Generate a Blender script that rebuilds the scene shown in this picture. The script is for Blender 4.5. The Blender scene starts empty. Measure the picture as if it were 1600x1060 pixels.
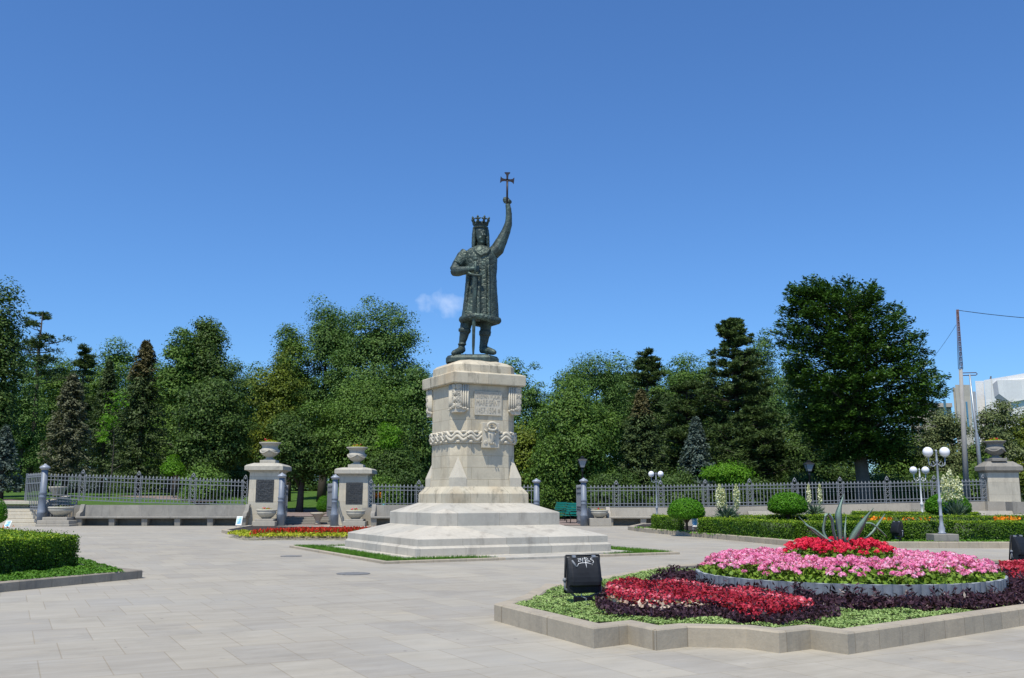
import bpy, math, random
import numpy as np
from mathutils import Vector, Matrix

# ------------------------------------------------------------------ camera, sky, sun
sc = bpy.context.scene
F, PITCH, H = 1485.9, math.radians(9.51), 1.6
PHI = math.radians(27.55)
cam = bpy.data.cameras.new('camera'); camo = bpy.data.objects.new('camera', cam)
sc.collection.objects.link(camo); sc.camera = camo
cam.sensor_width = 36; cam.lens = F * 36 / 1600; cam.clip_end = 3000; cam.clip_start = .1
camo.location = (0, 0, H); camo.rotation_euler = (math.pi / 2 + PITCH, 0, 0)

SUN_EL, SUN_AZ = math.radians(64), math.radians(202.5)      # azimuth clockwise from +Y
w = bpy.data.worlds.new('World'); sc.world = w; w.use_nodes = True
nt = w.node_tree; nt.nodes.clear()
out = nt.nodes.new('ShaderNodeOutputWorld'); bg = nt.nodes.new('ShaderNodeBackground')
sky = nt.nodes.new('ShaderNodeTexSky'); sky.sky_type = 'NISHITA'; sky.sun_disc = False
sky.sun_elevation = SUN_EL; sky.sun_rotation = SUN_AZ
sky.air_density = 1.0; sky.dust_density = 0.6; sky.ozone_density = 3.0; sky.altitude = 100
bg.inputs[1].default_value = 0.125
# a small wisp of cloud in one direction of the sky
def cloud(src):
    d = Vector((-.0715, 1, .2080)).normalized()
    tc = nt.nodes.new('ShaderNodeTexCoord')
    sub = nt.nodes.new('ShaderNodeVectorMath'); sub.operation = 'SUBTRACT'; sub.inputs[1].default_value = d
    nt.links.new(tc.outputs['Generated'], sub.inputs[0])
    mp = nt.nodes.new('ShaderNodeMapping'); mp.inputs['Rotation'].default_value = (0, math.radians(38), 0)
    mp.vector_type = 'POINT'; mp.inputs['Scale'].default_value = (38, 14, 62)
    nt.links.new(sub.outputs[0], mp.inputs[0])
    ln = nt.nodes.new('ShaderNodeVectorMath'); ln.operation = 'LENGTH'; nt.links.new(mp.outputs[0], ln.inputs[0])
    nz = nt.nodes.new('ShaderNodeTexNoise'); nz.inputs['Scale'].default_value = 45; nz.inputs['Detail'].default_value = 5
    nt.links.new(tc.outputs['Generated'], nz.inputs[0])
    m1 = nt.nodes.new('ShaderNodeMath'); m1.operation = 'MULTIPLY_ADD'
    nt.links.new(nz.outputs[0], m1.inputs[0]); m1.inputs[1].default_value = 2.6; m1.inputs[2].default_value = -.7
    m2 = nt.nodes.new('ShaderNodeMath'); m2.operation = 'SUBTRACT'; nt.links.new(m1.outputs[0], m2.inputs[0]); nt.links.new(ln.outputs[1], m2.inputs[1])
    m2.use_clamp = False
    mr = nt.nodes.new('ShaderNodeMapRange'); mr.inputs[1].default_value = -.35; mr.inputs[2].default_value = .95; mr.inputs[4].default_value = .5
    nt.links.new(m2.outputs[0], mr.inputs[0])
    mx = nt.nodes.new('ShaderNodeMix'); mx.data_type = 'RGBA'
    nt.links.new(mr.outputs[0], mx.inputs[0]); nt.links.new(src, mx.inputs[6]); mx.inputs[7].default_value = (7.0, 7.6, 8.6, 1)
    return mx.outputs[2]
gm = nt.nodes.new('ShaderNodeHueSaturation'); gm.inputs['Saturation'].default_value = 1.0
nt.links.new(sky.outputs[0], gm.inputs['Color'])
tn = nt.nodes.new('ShaderNodeMix'); tn.data_type = 'RGBA'; tn.blend_type = 'MULTIPLY'; tn.inputs[0].default_value = 1
nt.links.new(gm.outputs[0], tn.inputs[6]); tn.inputs[7].default_value = (.51, .80, 1.13, 1)
nt.links.new(cloud(tn.outputs[2]), bg.inputs[0]); nt.links.new(bg.outputs[0], out.inputs[0])

sl = bpy.data.lights.new('sun', 'SUN'); sl.energy = 4.3; sl.angle = math.radians(.5); sl.color = (1, .94, .82)
so = bpy.data.objects.new('sun', sl); sc.collection.objects.link(so)
sdir = Vector((math.sin(SUN_AZ) * math.cos(SUN_EL), math.cos(SUN_AZ) * math.cos(SUN_EL), math.sin(SUN_EL)))
so.rotation_euler = sdir.to_track_quat('Z', 'Y').to_euler()
sc.view_settings.view_transform = 'Standard'; sc.view_settings.look = 'None'
sc.view_settings.exposure = 0.20; sc.view_settings.gamma = 1
sc.render.engine = 'CYCLES'
sc.cycles.max_bounces = 6; sc.cycles.transparent_max_bounces = 8
sc.cycles.diffuse_bounces = 3; sc.cycles.glossy_bounces = 2

# ------------------------------------------------------------------ helpers
rs = np.random.RandomState
def G(px, py, z=0.0):
    a = (px - 800) / F; b = (530 - py) / F; c, s = math.cos(PITCH), math.sin(PITCH)
    d = (a, c - b * s, s + b * c); t = (z - H) / d[2]
    return Vector((d[0] * t, d[1] * t, z))
def D(px, py, Y):
    a = (px - 800) / F; b = (530 - py) / F; c, s = math.cos(PITCH), math.sin(PITCH)
    d = (a, c - b * s, s + b * c); t = Y / d[1]
    return Vector((d[0] * t, Y, H + d[2] * t))
def project(P):
    P = np.asarray(P, float); z = P[:, 2] - H; c, s = math.cos(PITCH), math.sin(PITCH)
    d = P[:, 1] * c + z * s; u = -P[:, 1] * s + z * c
    return 800 + F * P[:, 0] / d, 530 - F * u / d

def lin(c):
    return tuple(((x / 255) / 12.92 if x <= 10 else ((x / 255 + .055) / 1.055) ** 2.4) for x in c)

def tag(o, label=None, cat=None, group=None, kind=None):
    if label: o['label'] = label
    if cat: o['category'] = cat
    if group: o['group'] = group
    if kind: o['kind'] = kind
    return o
def empty(name, loc=(0, 0, 0), rz=0, label=None, cat=None, group=None):
    o = bpy.data.objects.new(name, None); sc.collection.objects.link(o)
    o.location = loc; o.rotation_euler = (0, 0, rz); o.empty_display_size = .2
    return tag(o, label, cat, group)
def link(name, me, mat=None, parent=None):
    if mat: me.materials.append(mat)
    o = bpy.data.objects.new(name, me); sc.collection.objects.link(o)
    if parent: o.parent = parent
    return o
def copy_tree(o, parent=None):
    c = o.copy(); sc.collection.objects.link(c); c.parent = parent
    for ch in list(o.children): copy_tree(ch, c)
    return c

class MB:
    """collects shapes and links them as ONE mesh"""
    def __init__(s): s.v = []; s.f = []; s.smooth = []
    def add(s, vs, fs, smooth=False):
        n = len(s.v); s.v += [tuple(v) for v in vs]; s.f += [tuple(i + n for i in f) for f in fs]; s.smooth += [smooth] * len(fs)
        return s
    def box(s, c, d, rz=0, bev=0.0):
        x, y, z = d[0] / 2, d[1] / 2, d[2] / 2
        if bev <= 0:
            vs = [(i * x, j * y, k * z) for k in (-1, 1) for i, j in ((-1, -1), (1, -1), (1, 1), (-1, 1))]
            fs = [(3, 2, 1, 0), (4, 5, 6, 7), (0, 1, 5, 4), (1, 2, 6, 5), (2, 3, 7, 6), (3, 0, 4, 7)]
            ca, sa = math.cos(rz), math.sin(rz)
            vs = [(c[0] + a * ca - b * sa, c[1] + a * sa + b * ca, c[2] + e) for a, b, e in vs]
            return s.add(vs, fs)
        b = min(bev, x * .45, y * .45, z * .45)
        pr = []
        for k, ins in ((-z, b), (-z + b, 0), (z - b, 0), (z, b)):
            X, Y = x - ins, y - ins
            pr.append([(-X, -Y, k), (X, -Y, k), (X, Y, k), (-X, Y, k)])
        ca, sa = math.cos(rz), math.sin(rz)
        pr = [[(c[0] + p * ca - q * sa, c[1] + p * sa + q * ca, c[2] + r) for p, q, r in ring] for ring in pr]
        return s.loft(pr)
    def loft(s, rings, caps=True, smooth=False, closed=True):
        n = len(rings[0]); vs = [p for r in rings for p in r]; fs = []
        m = n if closed else n - 1
        for k in range(len(rings) - 1):
            for i in range(m):
                j = (i + 1) % n
                fs.append((k * n + i, k * n + j, (k + 1) * n + j, (k + 1) * n + i))
        if caps:
            fs.append(tuple(range(n - 1, -1, -1))); fs.append(tuple(range((len(rings) - 1) * n, len(rings) * n)))
        return s.add(vs, fs, smooth)
    def prism(s, poly, z0, z1, inset=0.0):
        r = [[(p[0], p[1], z0) for p in poly], [(p[0], p[1], z1) for p in poly]]
        return s.loft(r)
    def lathe(s, prof, c=(0, 0, 0), n=20, smooth=True, caps=True, flute=0, fd=0.0):
        rings = []
        for r, z in prof:
            rings.append([(c[0] + r * (1 + (fd if flute and i % 2 else 0)) * math.cos(2 * math.pi * i / n), c[1] + r * (1 + (fd if flute and i % 2 else 0)) * math.sin(2 * math.pi * i / n), c[2] + z) for i in range(n)])
        return s.loft(rings, caps, smooth)
    def tube(s, pts, rad, n=8, smooth=True, caps=True):
        pts = [Vector(p) for p in pts]
        if not hasattr(rad, '__len__'): rad = [rad] * len(pts)
        rings = []; ref = None
        for i, p in enumerate(pts):
            t = (pts[min(i + 1, len(pts) - 1)] - pts[max(i - 1, 0)])
            t = t.normalized() if t.length > 1e-9 else Vector((0, 0, 1))
            if ref is None: ref = Vector((1, 0, 0)) if abs(t.x) < .8 else Vector((0, 1, 0))
            a = (ref - t * ref.dot(t)).normalized(); b = t.cross(a); ref = a
            rings.append([p + (a * math.cos(2 * math.pi * k / n) + b * math.sin(2 * math.pi * k / n)) * rad[i] for k in range(n)])
        return s.loft(rings, caps, smooth)
    def ball(s, c, r, n=16, m=10, sq=(1, 1, 1)):
        rings = []
        for j in range(m + 1):
            th = math.pi * (j / m) ; th = min(max(th, .02), math.pi - .02)
            rings.append([(c[0] + r * sq[0] * math.sin(th) * math.cos(2 * math.pi * i / n), c[1] + r * sq[1] * math.sin(th) * math.sin(2 * math.pi * i / n), c[2] - r * sq[2] * math.cos(th)) for i in range(n)])
        return s.loft(rings, True, True)
    def mesh(s, name):
        me = bpy.data.meshes.new(name); me.from_pydata(s.v, [], s.f); me.update()
        me.polygons.foreach_set('use_smooth', s.smooth); me.update()
        return me
    def build(s, name, mat, parent=None):
        return link(name, s.mesh(name), mat, parent)

def np_mesh(name, V, Q, var=None, smooth=False):
    """V (n,3), Q (m,4) quads, var (m,) per face"""
    me = bpy.data.meshes.new(name)
    me.vertices.add(len(V)); me.vertices.foreach_set('co', np.ascontiguousarray(V, np.float32).ravel())
    me.loops.add(Q.size); me.loops.foreach_set('vertex_index', np.ascontiguousarray(Q, np.int32).ravel())
    me.polygons.add(len(Q)); me.polygons.foreach_set('loop_start', np.arange(0, Q.size, Q.shape[1], dtype=np.int32))
    if smooth: me.polygons.foreach_set('use_smooth', np.ones(len(Q), bool))
    if var is not None:
        a = me.attributes.new('var', 'FLOAT', 'FACE'); a.data.foreach_set('value', np.asarray(var, np.float32))
    me.update(); me.validate()
    return me
def norm(a): return a / (np.linalg.norm(a, axis=1, keepdims=True) + 1e-9)
def leaf_arrays(C, N, S, rng, aspect=.55, T=None, sharp=0.0):
    n = len(C); N = norm(N)
    if T is None: T = rng.normal(size=(n, 3))
    T = T - N * np.sum(T * N, 1, keepdims=True); T = norm(T); B = np.cross(N, T)
    S = np.broadcast_to(np.asarray(S, float), (n,))[:, None]
    V = np.stack([C - T * S / 2, C + B * S * aspect / 2 + T * S * sharp - N * S * .08, C + T * S / 2, C - B * S * aspect / 2 + T * S * sharp - N * S * .08], 1).reshape(-1, 3)
    return V, np.arange(4 * n).reshape(n, 4)
def join_arrays(parts):
    Vs, Qs, W = [], [], []; k = 0
    for V, Q, w_ in parts:
        Vs.append(V); Qs.append(Q + k); W.append(np.broadcast_to(w_, (len(Q),))); k += len(V)
    return np.concatenate(Vs), np.concatenate(Qs), np.concatenate(W)

# ------------------------------------------------------------------ materials
class NT:
    def __init__(s, name):
        s.m = bpy.data.materials.new(name); s.m.use_nodes = True; s.t = s.m.node_tree; s.t.nodes.clear()
        s.out = s.n('ShaderNodeOutputMaterial')
    def n(s, typ, **kw):
        x = s.t.nodes.new(typ)
        for k, v in kw.items():
            if hasattr(x, k): setattr(x, k, v)
            else: x.inputs[k.replace('_', ' ')].default_value = v
        return x
    def l(s, a, b): s.t.links.new(a, b)
    def obj(s): return s.n('ShaderNodeTexCoord').outputs['Object']
    def noise(s, vec, scale, detail=4, rough=.6, sc3=None, lac=2.0):
        if sc3:
            mp = s.n('ShaderNodeMapping'); mp.inputs['Scale'].default_value = sc3; s.l(vec, mp.inputs[0]); vec = mp.outputs[0]
        x = s.n('ShaderNodeTexNoise'); x.inputs['Scale'].default_value = scale; x.inputs['Detail'].default_value = detail; x.inputs['Roughness'].default_value = rough
        s.l(vec, x.inputs['Vector']); return x.outputs[0]
    def ramp(s, fac, stops):
        r = s.n('ShaderNodeValToRGB'); s.l(fac, r.inputs[0]); e = r.color_ramp.elements
        while len(e) < len(stops): e.new(.5)
        for i, (p, c) in enumerate(stops): e[i].position = p; e[i].color = tuple(c[:3]) + (1,)
        return r.outputs[0]
    def mr(s, fac, a, b, c=0., d=1.):
        r = s.n('ShaderNodeMapRange'); s.l(fac, r.inputs[0])
        for i, v in enumerate((a, b, c, d)): r.inputs[i + 1].default_value = v
        return r.outputs[0]
    def mix(s, fac, a, b, mode='MIX'):
        x = s.n('ShaderNodeMix', data_type='RGBA'); x.blend_type = mode
        for v, i in ((fac, 0), (a, 6), (b, 7)):
            if hasattr(v, 'is_linked') or hasattr(v, 'links'): s.l(v, x.inputs[i])
            elif i == 0: x.inputs[0].default_value = v
            else: x.inputs[i].default_value = tuple(v[:3]) + (1,)
        return x.outputs[2]
    def math(s, op, a, b=0.):
        x = s.n('ShaderNodeMath', operation=op)
        for i, v in enumerate((a, b)):
            if hasattr(v, 'links'): s.l(v, x.inputs[i])
            else: x.inputs[i].default_value = v
        return x.outputs[0]
    def bump(s, h, st=.3, dist=.02):
        b = s.n('ShaderNodeBump'); b.inputs['Strength'].default_value = st; b.inputs['Distance'].default_value = dist; s.l(h, b.inputs['Height']); return b.outputs[0]
    def pbr(s, col, rough=.8, metal=0., nrm=None, spec=.4):
        p = s.n('ShaderNodeBsdfPrincipled')
        if hasattr(col, 'links'): s.l(col, p.inputs['Base Color'])
        else: p.inputs['Base Color'].default_value = tuple(col[:3]) + (1,)
        if hasattr(rough, 'links'): s.l(rough, p.inputs['Roughness'])
        else: p.inputs['Roughness'].default_value = rough
        p.inputs['Metallic'].default_value = metal; p.inputs['Specular IOR Level'].default_value = spec
        if nrm: s.l(nrm, p.inputs['Normal'])
        s.l(p.outputs[0], s.out.inputs[0]); return p
def mul(c, k): return tuple(x * k for x in c)

def stone(name, base, var=.18, stain=None, stain_amt=.5, scale=1.0, bump=.25, blocks=None, streak=.4, rough=.85, warm=None):
    s = NT(name); o = s.obj()
    n1 = s.noise(o, 1.3 * scale, 6, .65); n2 = s.noise(o, 14 * scale, 4, .7)
    c = s.mix(s.mr(n1, .3, .7), mul(base, 1 - var), mul(base, 1 + var * .7))
    c = s.mix(s.math('MULTIPLY', s.mr(n2, .35, .75), .35), c, mul(base, .68))
    h = n2
    if warm:
        nw = s.noise(o, .9 * scale, 3, .5, (1, 1, .6)); c = s.mix(s.math('MULTIPLY', s.mr(nw, .52, .7), .6), c, warm)
    if stain:
        ns = s.noise(o, 2.2 * scale, 5, .7, (1.6, 1.6, .35))
        c = s.mix(s.math('MULTIPLY', s.mr(ns, .52, .72), stain_amt), c, stain)
        n3 = s.noise(o, .7 * scale, 5, .7)
        c = s.mix(s.math('MULTIPLY', s.mr(n3, .56, .7), stain_amt * .8), c, mul(stain, 1.25))
    if blocks:
        sp = s.n('ShaderNodeSeparateXYZ'); s.l(o, sp.inputs[0]); cb = s.n('ShaderNodeCombineXYZ')
        s.l(s.math('ADD', sp.outputs[0], sp.outputs[1]), cb.inputs[0]); s.l(s.math('ADD', sp.outputs[2], blocks[2] if len(blocks) > 2 else 0.), cb.inputs[1])
        b = s.n('ShaderNodeTexBrick'); s.l(cb.outputs[0], b.inputs[0]); b.inputs['Scale'].default_value = 1
        b.inputs['Brick Width'].default_value = blocks[0]; b.inputs['Row Height'].default_value = blocks[1]; b.inputs['Mortar Size'].default_value = .009
        b.inputs['Color1'].default_value = (.84, .84, .84, 1); b.inputs['Color2'].default_value = (1.08, 1.04, 1, 1); b.inputs['Mortar'].default_value = (.62, .57, .50, 1)
        b.inputs['Mortar Smooth'].default_value = .4
        c = s.mix(.8, c, b.outputs[0], 'MULTIPLY')
        h = s.math('SUBTRACT', n2, s.math('MULTIPLY', b.outputs[1], 1.0))
    # small pits
    vz = s.n('ShaderNodeTexVoronoi'); vz.inputs['Scale'].default_value = 5 * scale; s.l(o, vz.inputs[0])
    pit = s.mr(vz.outputs['Distance'], .03, .06, 1, 0); c = s.mix(s.math('MULTIPLY', pit, .5), c, mul(base, .35))
    s.pbr(c, rough, 0, s.bump(h, bump, .015)); return s.m

def plain(name, col, rough=.6, metal=0., var=.15, scale=8, bump=.0, spec=.4):
    s = NT(name); o = s.obj(); n1 = s.noise(o, scale, 4)
    c = s.mix(s.mr(n1, .3, .7), mul(col, 1 - var), mul(col, 1 + var))
    s.pbr(c, rough, metal, s.bump(n1, bump, .01) if bump else None, spec); return s.m

def leafy(name, dark, light, rough=.55, trans=.13, spec=.2, tip=None):
    s = NT(name); a = s.n('ShaderNodeAttribute', attribute_name='var')
    st = [(0, dark), (1, light)] if tip is None else [(0, dark), (.8, light), (1, tip)]
    c = s.ramp(a.outputs['Fac'], st)
    p = s.pbr(c, rough, 0, None, spec)
    t = s.n('ShaderNodeBsdfTranslucent'); s.l(s.mix(1., c, (1.35, 1.5, .55), 'MULTIPLY'), t.inputs[0])
    m = s.n('ShaderNodeMixShader'); m.inputs[0].default_value = trans
    s.l(p.outputs[0], m.inputs[1]); s.l(t.outputs[0], m.inputs[2]); s.l(m.outputs[0], s.out.inputs[0])
    return s.m

LIME = (.58, .525, .40)
M = {}
M['lime'] = stone('limestone', LIME, .14, (.27, .235, .18), .6, 1, .35, (1.1, .36, .0), warm=(.47, .40, .27))
M['lime_top'] = stone('weathered_limestone_cornice', LIME, .14, (.20, .18, .135), .95, 1.3, .35, (1.3, 3.0, .0), warm=(.47, .36, .22))
M['lime_plain'] = stone('limestone_carved', (.57, .52, .415), .10, (.30, .27, .22), .3, 2, .25)
M['lime_step'] = stone('limestone_steps', (.50, .475, .41), .14, (.26, .24, .205), .75, .7, .3, (1.35, 3.0, 1.0))
M['bed_kerb'] = stone('sandstone_kerb', (.41, .36, .275), .14, (.21, .19, .16), .45, 1.5, .3, (.62, 2.0, 1.0))
M['kerb_grey'] = stone('grey_kerb_stone', (.31, .275, .22), .2, (.15, .145, .13), .6, 1.5, .35, (.9, 2.0, 1.0))
M['pillar'] = stone('pillar_stone', (.58, .535, .43), .10, (.22, .20, .165), .4, .7, .2, (3.0, .75, .1))
M['old_stone'] = stone('weathered_bench_stone', (.29, .275, .24), .2, (.14, .135, .125), .6, .8, .3, (1.75, 3.0, 1.0))
M['wall_stone'] = stone('boundary_wall_stone', (.40, .37, .31), .15, (.24, .22, .19), .5, .6, .2, (2.6, 3.0, 1.0))
M['urn'] = stone('urn_stone', (.46, .43, .355), .15, (.18, .17, .15), .5, 2, .3)
M['iron'] = plain('grey_painted_iron', lin((120, 124, 128)), .6, 0, .12, 5)
M['iron_post'] = plain('blue_grey_painted_iron', lin((118, 126, 137)), .5, .1, .12, 4)
M['iron_light'] = plain('light_grey_painted_iron', lin((150, 156, 164)), .4, .1, .08, 6)
M['white_iron'] = plain('white_painted_iron', (.72, .72, .70), .4, 0, .06, 6)
M['black_iron'] = plain('black_iron', (.02, .022, .025), .4, .3, .2, 9)
M['bark'] = stone('bark', (.07, .058, .045), .3, (.035, .03, .025), .5, 3, .8)
M['bark_pale'] = stone('pale_bark', (.13, .115, .09), .3, (.06, .05, .04), .5, 3, .8)
M['globe'] = plain('opal_globe_plastic', (.80, .80, .82), .2, 0, .02, 2, spec=.5)
M['black_metal'] = plain('black_enamelled_metal', (.016, .018, .022), .62, 0, .3, 6, spec=.22)
M['teal'] = plain('teal_painted_slats', lin((30, 130, 120)), .5, 0, .15, 9)
M['turquoise'] = plain('turquoise_plastic', lin((70, 185, 195)), .5, 0, .1, 7)
M['concrete'] = stone('pole_concrete', (.33, .32, .30), .12, (.2, .19, .18), .4, 1, .2)
M['rust'] = plain('rusty_steel', (.11, .055, .045), .8, 0, .4, 5)
M['steel'] = plain('galvanised_steel', (.33, .36, .38), .4, .4, .15, 5)
M['soil'] = plain('dark_soil', (.035, .026, .02), .95, 0, .4, 20, .5)
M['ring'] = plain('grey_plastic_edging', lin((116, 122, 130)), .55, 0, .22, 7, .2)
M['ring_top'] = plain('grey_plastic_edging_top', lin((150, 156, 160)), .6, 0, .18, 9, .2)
M['plaque'] = None

def bronze():
    s = NT('patinated_bronze'); o = s.obj()
    n1 = s.noise(o, 3.5, 6, .7, (1, 1, .4)); n2 = s.noise(o, 14, 5, .75); 
    c = s.ramp(n1, [(.3, (.024, .036, .032)), (.5, (.052, .074, .064)), (.68, (.10, .155, .128))])
    c = s.mix(s.mr(n2, .5, .75), c, (.022, .030, .028))
    s.pbr(c, .5, .3, s.bump(n2, .5, .03), .45); return s.m
def bronze_brocade():
    s = NT('brocade_relief_bronze'); o = s.obj()
    n1 = s.noise(o, 3.0, 6, .7, (1, 1, .4))
    wv = s.n('ShaderNodeTexNoise'); wv.inputs['Scale'].default_value = 3; s.l(o, wv.inputs['Vector'])
    v = s.n('ShaderNodeTexVoronoi', feature='DISTANCE_TO_EDGE'); v.inputs['Scale'].default_value = 5.5
    ad = s.n('ShaderNodeVectorMath', operation='MULTIPLY_ADD'); s.l(wv.outputs[1], ad.inputs[0]); ad.inputs[1].default_value = (.22, .22, .22); s.l(o, ad.inputs[2])
    s.l(ad.outputs[0], v.inputs[0])
    n2 = s.noise(o, 20, 4, .7)
    hgt = s.math('ADD', s.mr(v.outputs[0], .0, .16), s.math('MULTIPLY', n2, .8))
    c = s.ramp(n1, [(.3, (.032, .046, .038)), (.5, (.064, .086, .070)), (.68, (.11, .155, .125))])
    c = s.mix(s.mr(hgt, .2, .95, .5, 0), c, (.018, .026, .023))
    s.pbr(c, .5, .3, s.bump(hgt, .45, .03), .4); return s.m
M['bronze'] = bronze(); M['brocade'] = bronze_brocade()
def plaque_mat():
    s = NT('inscribed_bronze_plaque'); o = s.obj()
    b = s.n('ShaderNodeTexNoise'); b.inputs['Scale'].default_value = 9; b.inputs['Detail'].default_value = 5
    mp = s.n('ShaderNodeMapping'); mp.inputs['Scale'].default_value = (1.2, 1.2, 2.6); s.l(o, mp.inputs[0]); s.l(mp.outputs[0], b.inputs['Vector'])
    c = s.ramp(b.outputs[0], [(.35, (.035, .037, .038)), (.55, (.075, .077, .077)), (.75, (.13, .132, .13))])
    s.pbr(c, .5, .4, s.bump(b.outputs[0], .6, .02)); return s.m
M['plaque'] = plaque_mat()

def paving():
    s = NT('stone_slab_paving'); o = s.obj()
    mp = s.n('ShaderNodeMapping'); mp.inputs['Rotation'].default_value = (0, 0, -PHI); s.l(o, mp.inputs[0]); v = mp.outputs[0]
    b = s.n('ShaderNodeTexBrick'); s.l(v, b.inputs[0]); b.inputs['Scale'].default_value = 1
    b.offset = .37; b.squash = 1.0; b.squash_frequency = 3; b.offset_frequency = 2
    b.inputs['Brick Width'].default_value = .60; b.inputs['Row Height'].default_value = 1.22; b.inputs['Mortar Size'].default_value = .007
    b.inputs['Mortar Smooth'].default_value = .3; b.inputs['Bias'].default_value = -.1
    b.inputs['Color1'].default_value = (.92, .92, .92, 1); b.inputs['Color2'].default_value = (1.05, 1.04, 1.0, 1); b.inputs['Mortar'].default_value = (.82, .78, .70, 1)
    n1 = s.noise(v, 1.6, 6, .62, (.5, 2.2, 1)); n2 = s.noise(v, .35, 4, .6); n3 = s.noise(v, 30, 3, .6); n4 = s.noise(v, 5, 5, .7, (.35, 2.4, 1))
    c = s.mix(s.mr(n1, .3, .7), (.305, .278, .228), (.388, .355, .296))
    c = s.mix(s.math('MULTIPLY', s.mr(n4, .5, .75), .5), c, (.42, .40, .352))
    c = s.mix(s.math('MULTIPLY', s.mr(n2, .5, .7), .5), c, (.325, .315, .29))
    c = s.mix(s.math('MULTIPLY', s.mr(s.noise(v, 1.1, 4, .7), .6, .72), .45), c, (.44, .37, .26))
    c = s.mix(s.math('MULTIPLY', s.mr(s.noise(o, .55, 6, .75), .53, .70), .5), c, (.235, .218, .185))
    c = s.mix(s.math('MULTIPLY', s.mr(s.noise(o, .16, 5, .7), .45, .62), .28), c, (.44, .42, .365))
    c = s.mix(s.math('MULTIPLY', s.mr(s.noise(o, 2.6, 3, .8), .66, .70), .35), c, (.20, .185, .16))
    c = s.mix(1., c, b.outputs[0], 'MULTIPLY')
    c = s.mix(s.math('MULTIPLY', s.mr(n3, .6, .8), .3), c, (.26, .25, .23))
    vz = s.n('ShaderNodeTexVoronoi'); vz.inputs['Scale'].default_value = 1.7; s.l(v, vz.inputs[0])
    c = s.mix(s.mr(vz.outputs['Distance'], .025, .05, .75, 0), c, (.12, .11, .10))
    h = s.math('SUBTRACT', s.math('MULTIPLY', n3, .4), b.outputs[1])
    s.pbr(c, .75, 0, s.bump(h, .35, .008), .3); return s.m
M['paving'] = paving()
def ground_mat(name, a, b_, sc_=1.5):
    s = NT(name); o = s.obj(); c = s.ramp(s.noise(o, sc_, 6, .7), [(.35, a), (.65, b_)]); n = s.noise(o, 25, 4)
    c = s.mix(s.math('MULTIPLY', s.mr(n, .4, .7), .5), c, mul(a, .6)); s.pbr(c, .95, 0, s.bump(n, .8, .05), .1); return s.m
M['lawn'] = ground_mat('lawn_turf', (.05, .10, .02), (.10, .19, .035))
M['park_floor'] = ground_mat('leaf_litter', (.018, .024, .01), (.04, .055, .02), .3)
M['path'] = ground_mat('reddish_paved_path', (.22, .17, .15), (.30, .24, .215), .8)

# ------------------------------------------------------------------ the ground
b = MB(); b.add([(-700, -300, -.03), (700, -300, -.03), (700, 900, -.03), (-700, 900, -.03)], [(0, 1, 2, 3)])
tag(b.build('ground', M['park_floor']), kind='structure')
b = MB(); b.add([(-75, -30, 0), (75, -30, 0), (75, 60.2, 0), (-75, 60.2, 0)], [(0, 1, 2, 3)])
tag(b.build('plaza', M['paving']), kind='structure')

def smooth(x, a, b_): t = min(max((x - a) / (b_ - a), 0), 1); return t * t * (3 - 2 * t)
def hz(a, Y):
    left = 1.2 + min(.035 * (Y - 59), 1.5)
    gate = (0.0 if Y < 61.8 else .47) + .010 * max(Y - 70, 0)
    right = .95 + .006 * (Y - 59)
    g2 = .02 + .006 * (Y - 59)
    if a < -17.8: z = left
    elif a < -9.2: z = gate
    elif a < -.5: z = right
    elif a < 6.2: z = g2
    else: z = right
    if Y > 75: # blend far away
        k = smooth(Y, 75, 110); z = z * (1 - k) + (1.6 + .02 * (Y - 75)) * k
    return z
def terrain(name, a0, a1, Y0, Y1, mat, na, ny, dz=0):
    b = MB(); vs = []; ys = [Y0 * (Y1 / Y0) ** (j / ny) for j in range(ny + 1)]
    for Y in ys:
        for i in range(na + 1):
            a = a0 + (a1 - a0) * i / na; vs.append((a * Y / 58, Y, hz(a, Y) + dz))
    fs = [(j * (na + 1) + i, j * (na + 1) + i + 1, (j + 1) * (na + 1) + i + 1, (j + 1) * (na + 1) + i) for j in range(ny) for i in range(na)]
    b.add(vs, fs, False); return tag(b.build(name, mat), kind='structure')
terrain('lawn', -48, -17.8, 59.2, 130, M['lawn'], 20, 12)
terrain('path', -17.78, -9.25, 61.8, 82, M['path'], 8, 6)
terrain('lawn', -17.78, -9.25, 82, 130, M['lawn'], 8, 6)
terrain('park_ground', -9.22, -.52, 59.2, 130, M['park_floor'], 8, 10)
terrain('path', -.5, 6.2, 60.2, 72, M['path'], 6, 4)
terrain('lawn', -.5, 6.2, 72, 130, M['lawn'], 6, 6)
terrain('park_ground', 6.22, 60, 59.2, 130, M['park_floor'], 20, 10)
terrain('hill', -60, 60, 130, 700, M['lawn'], 20, 10, -.01)
# path strip over the raised left lawn, seen between the fence bars
b = MB(); vs = []
for Y, w0, w1 in ((64, -19.4, -17.9), (70, -21.5, -18.2), (76, -24, -18.6)):
    vs += [(w0 * Y / 58, Y, hz(-20, Y) + .006), (w1 * Y / 58, Y, hz(-18.5, Y) + .006)]
b.add(vs, [(0, 1, 3, 2), (2, 3, 5, 4)]); tag(b.build('path', M['path']), kind='structure')
b = MB(); vs = []
for Y, w0, w1 in ((61.5, -34, -28.6), (66, -37, -29.2), (69, -41, -31)):
    vs += [(w0 * Y / 58, Y, hz(-30, Y) + .012), (w1 * Y / 58, Y, hz(-29, Y) + .012)]
b.add(vs, [(0, 1, 3, 2), (2, 3, 5, 4)]); tag(b.build('path', M['path']), kind='structure')

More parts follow.
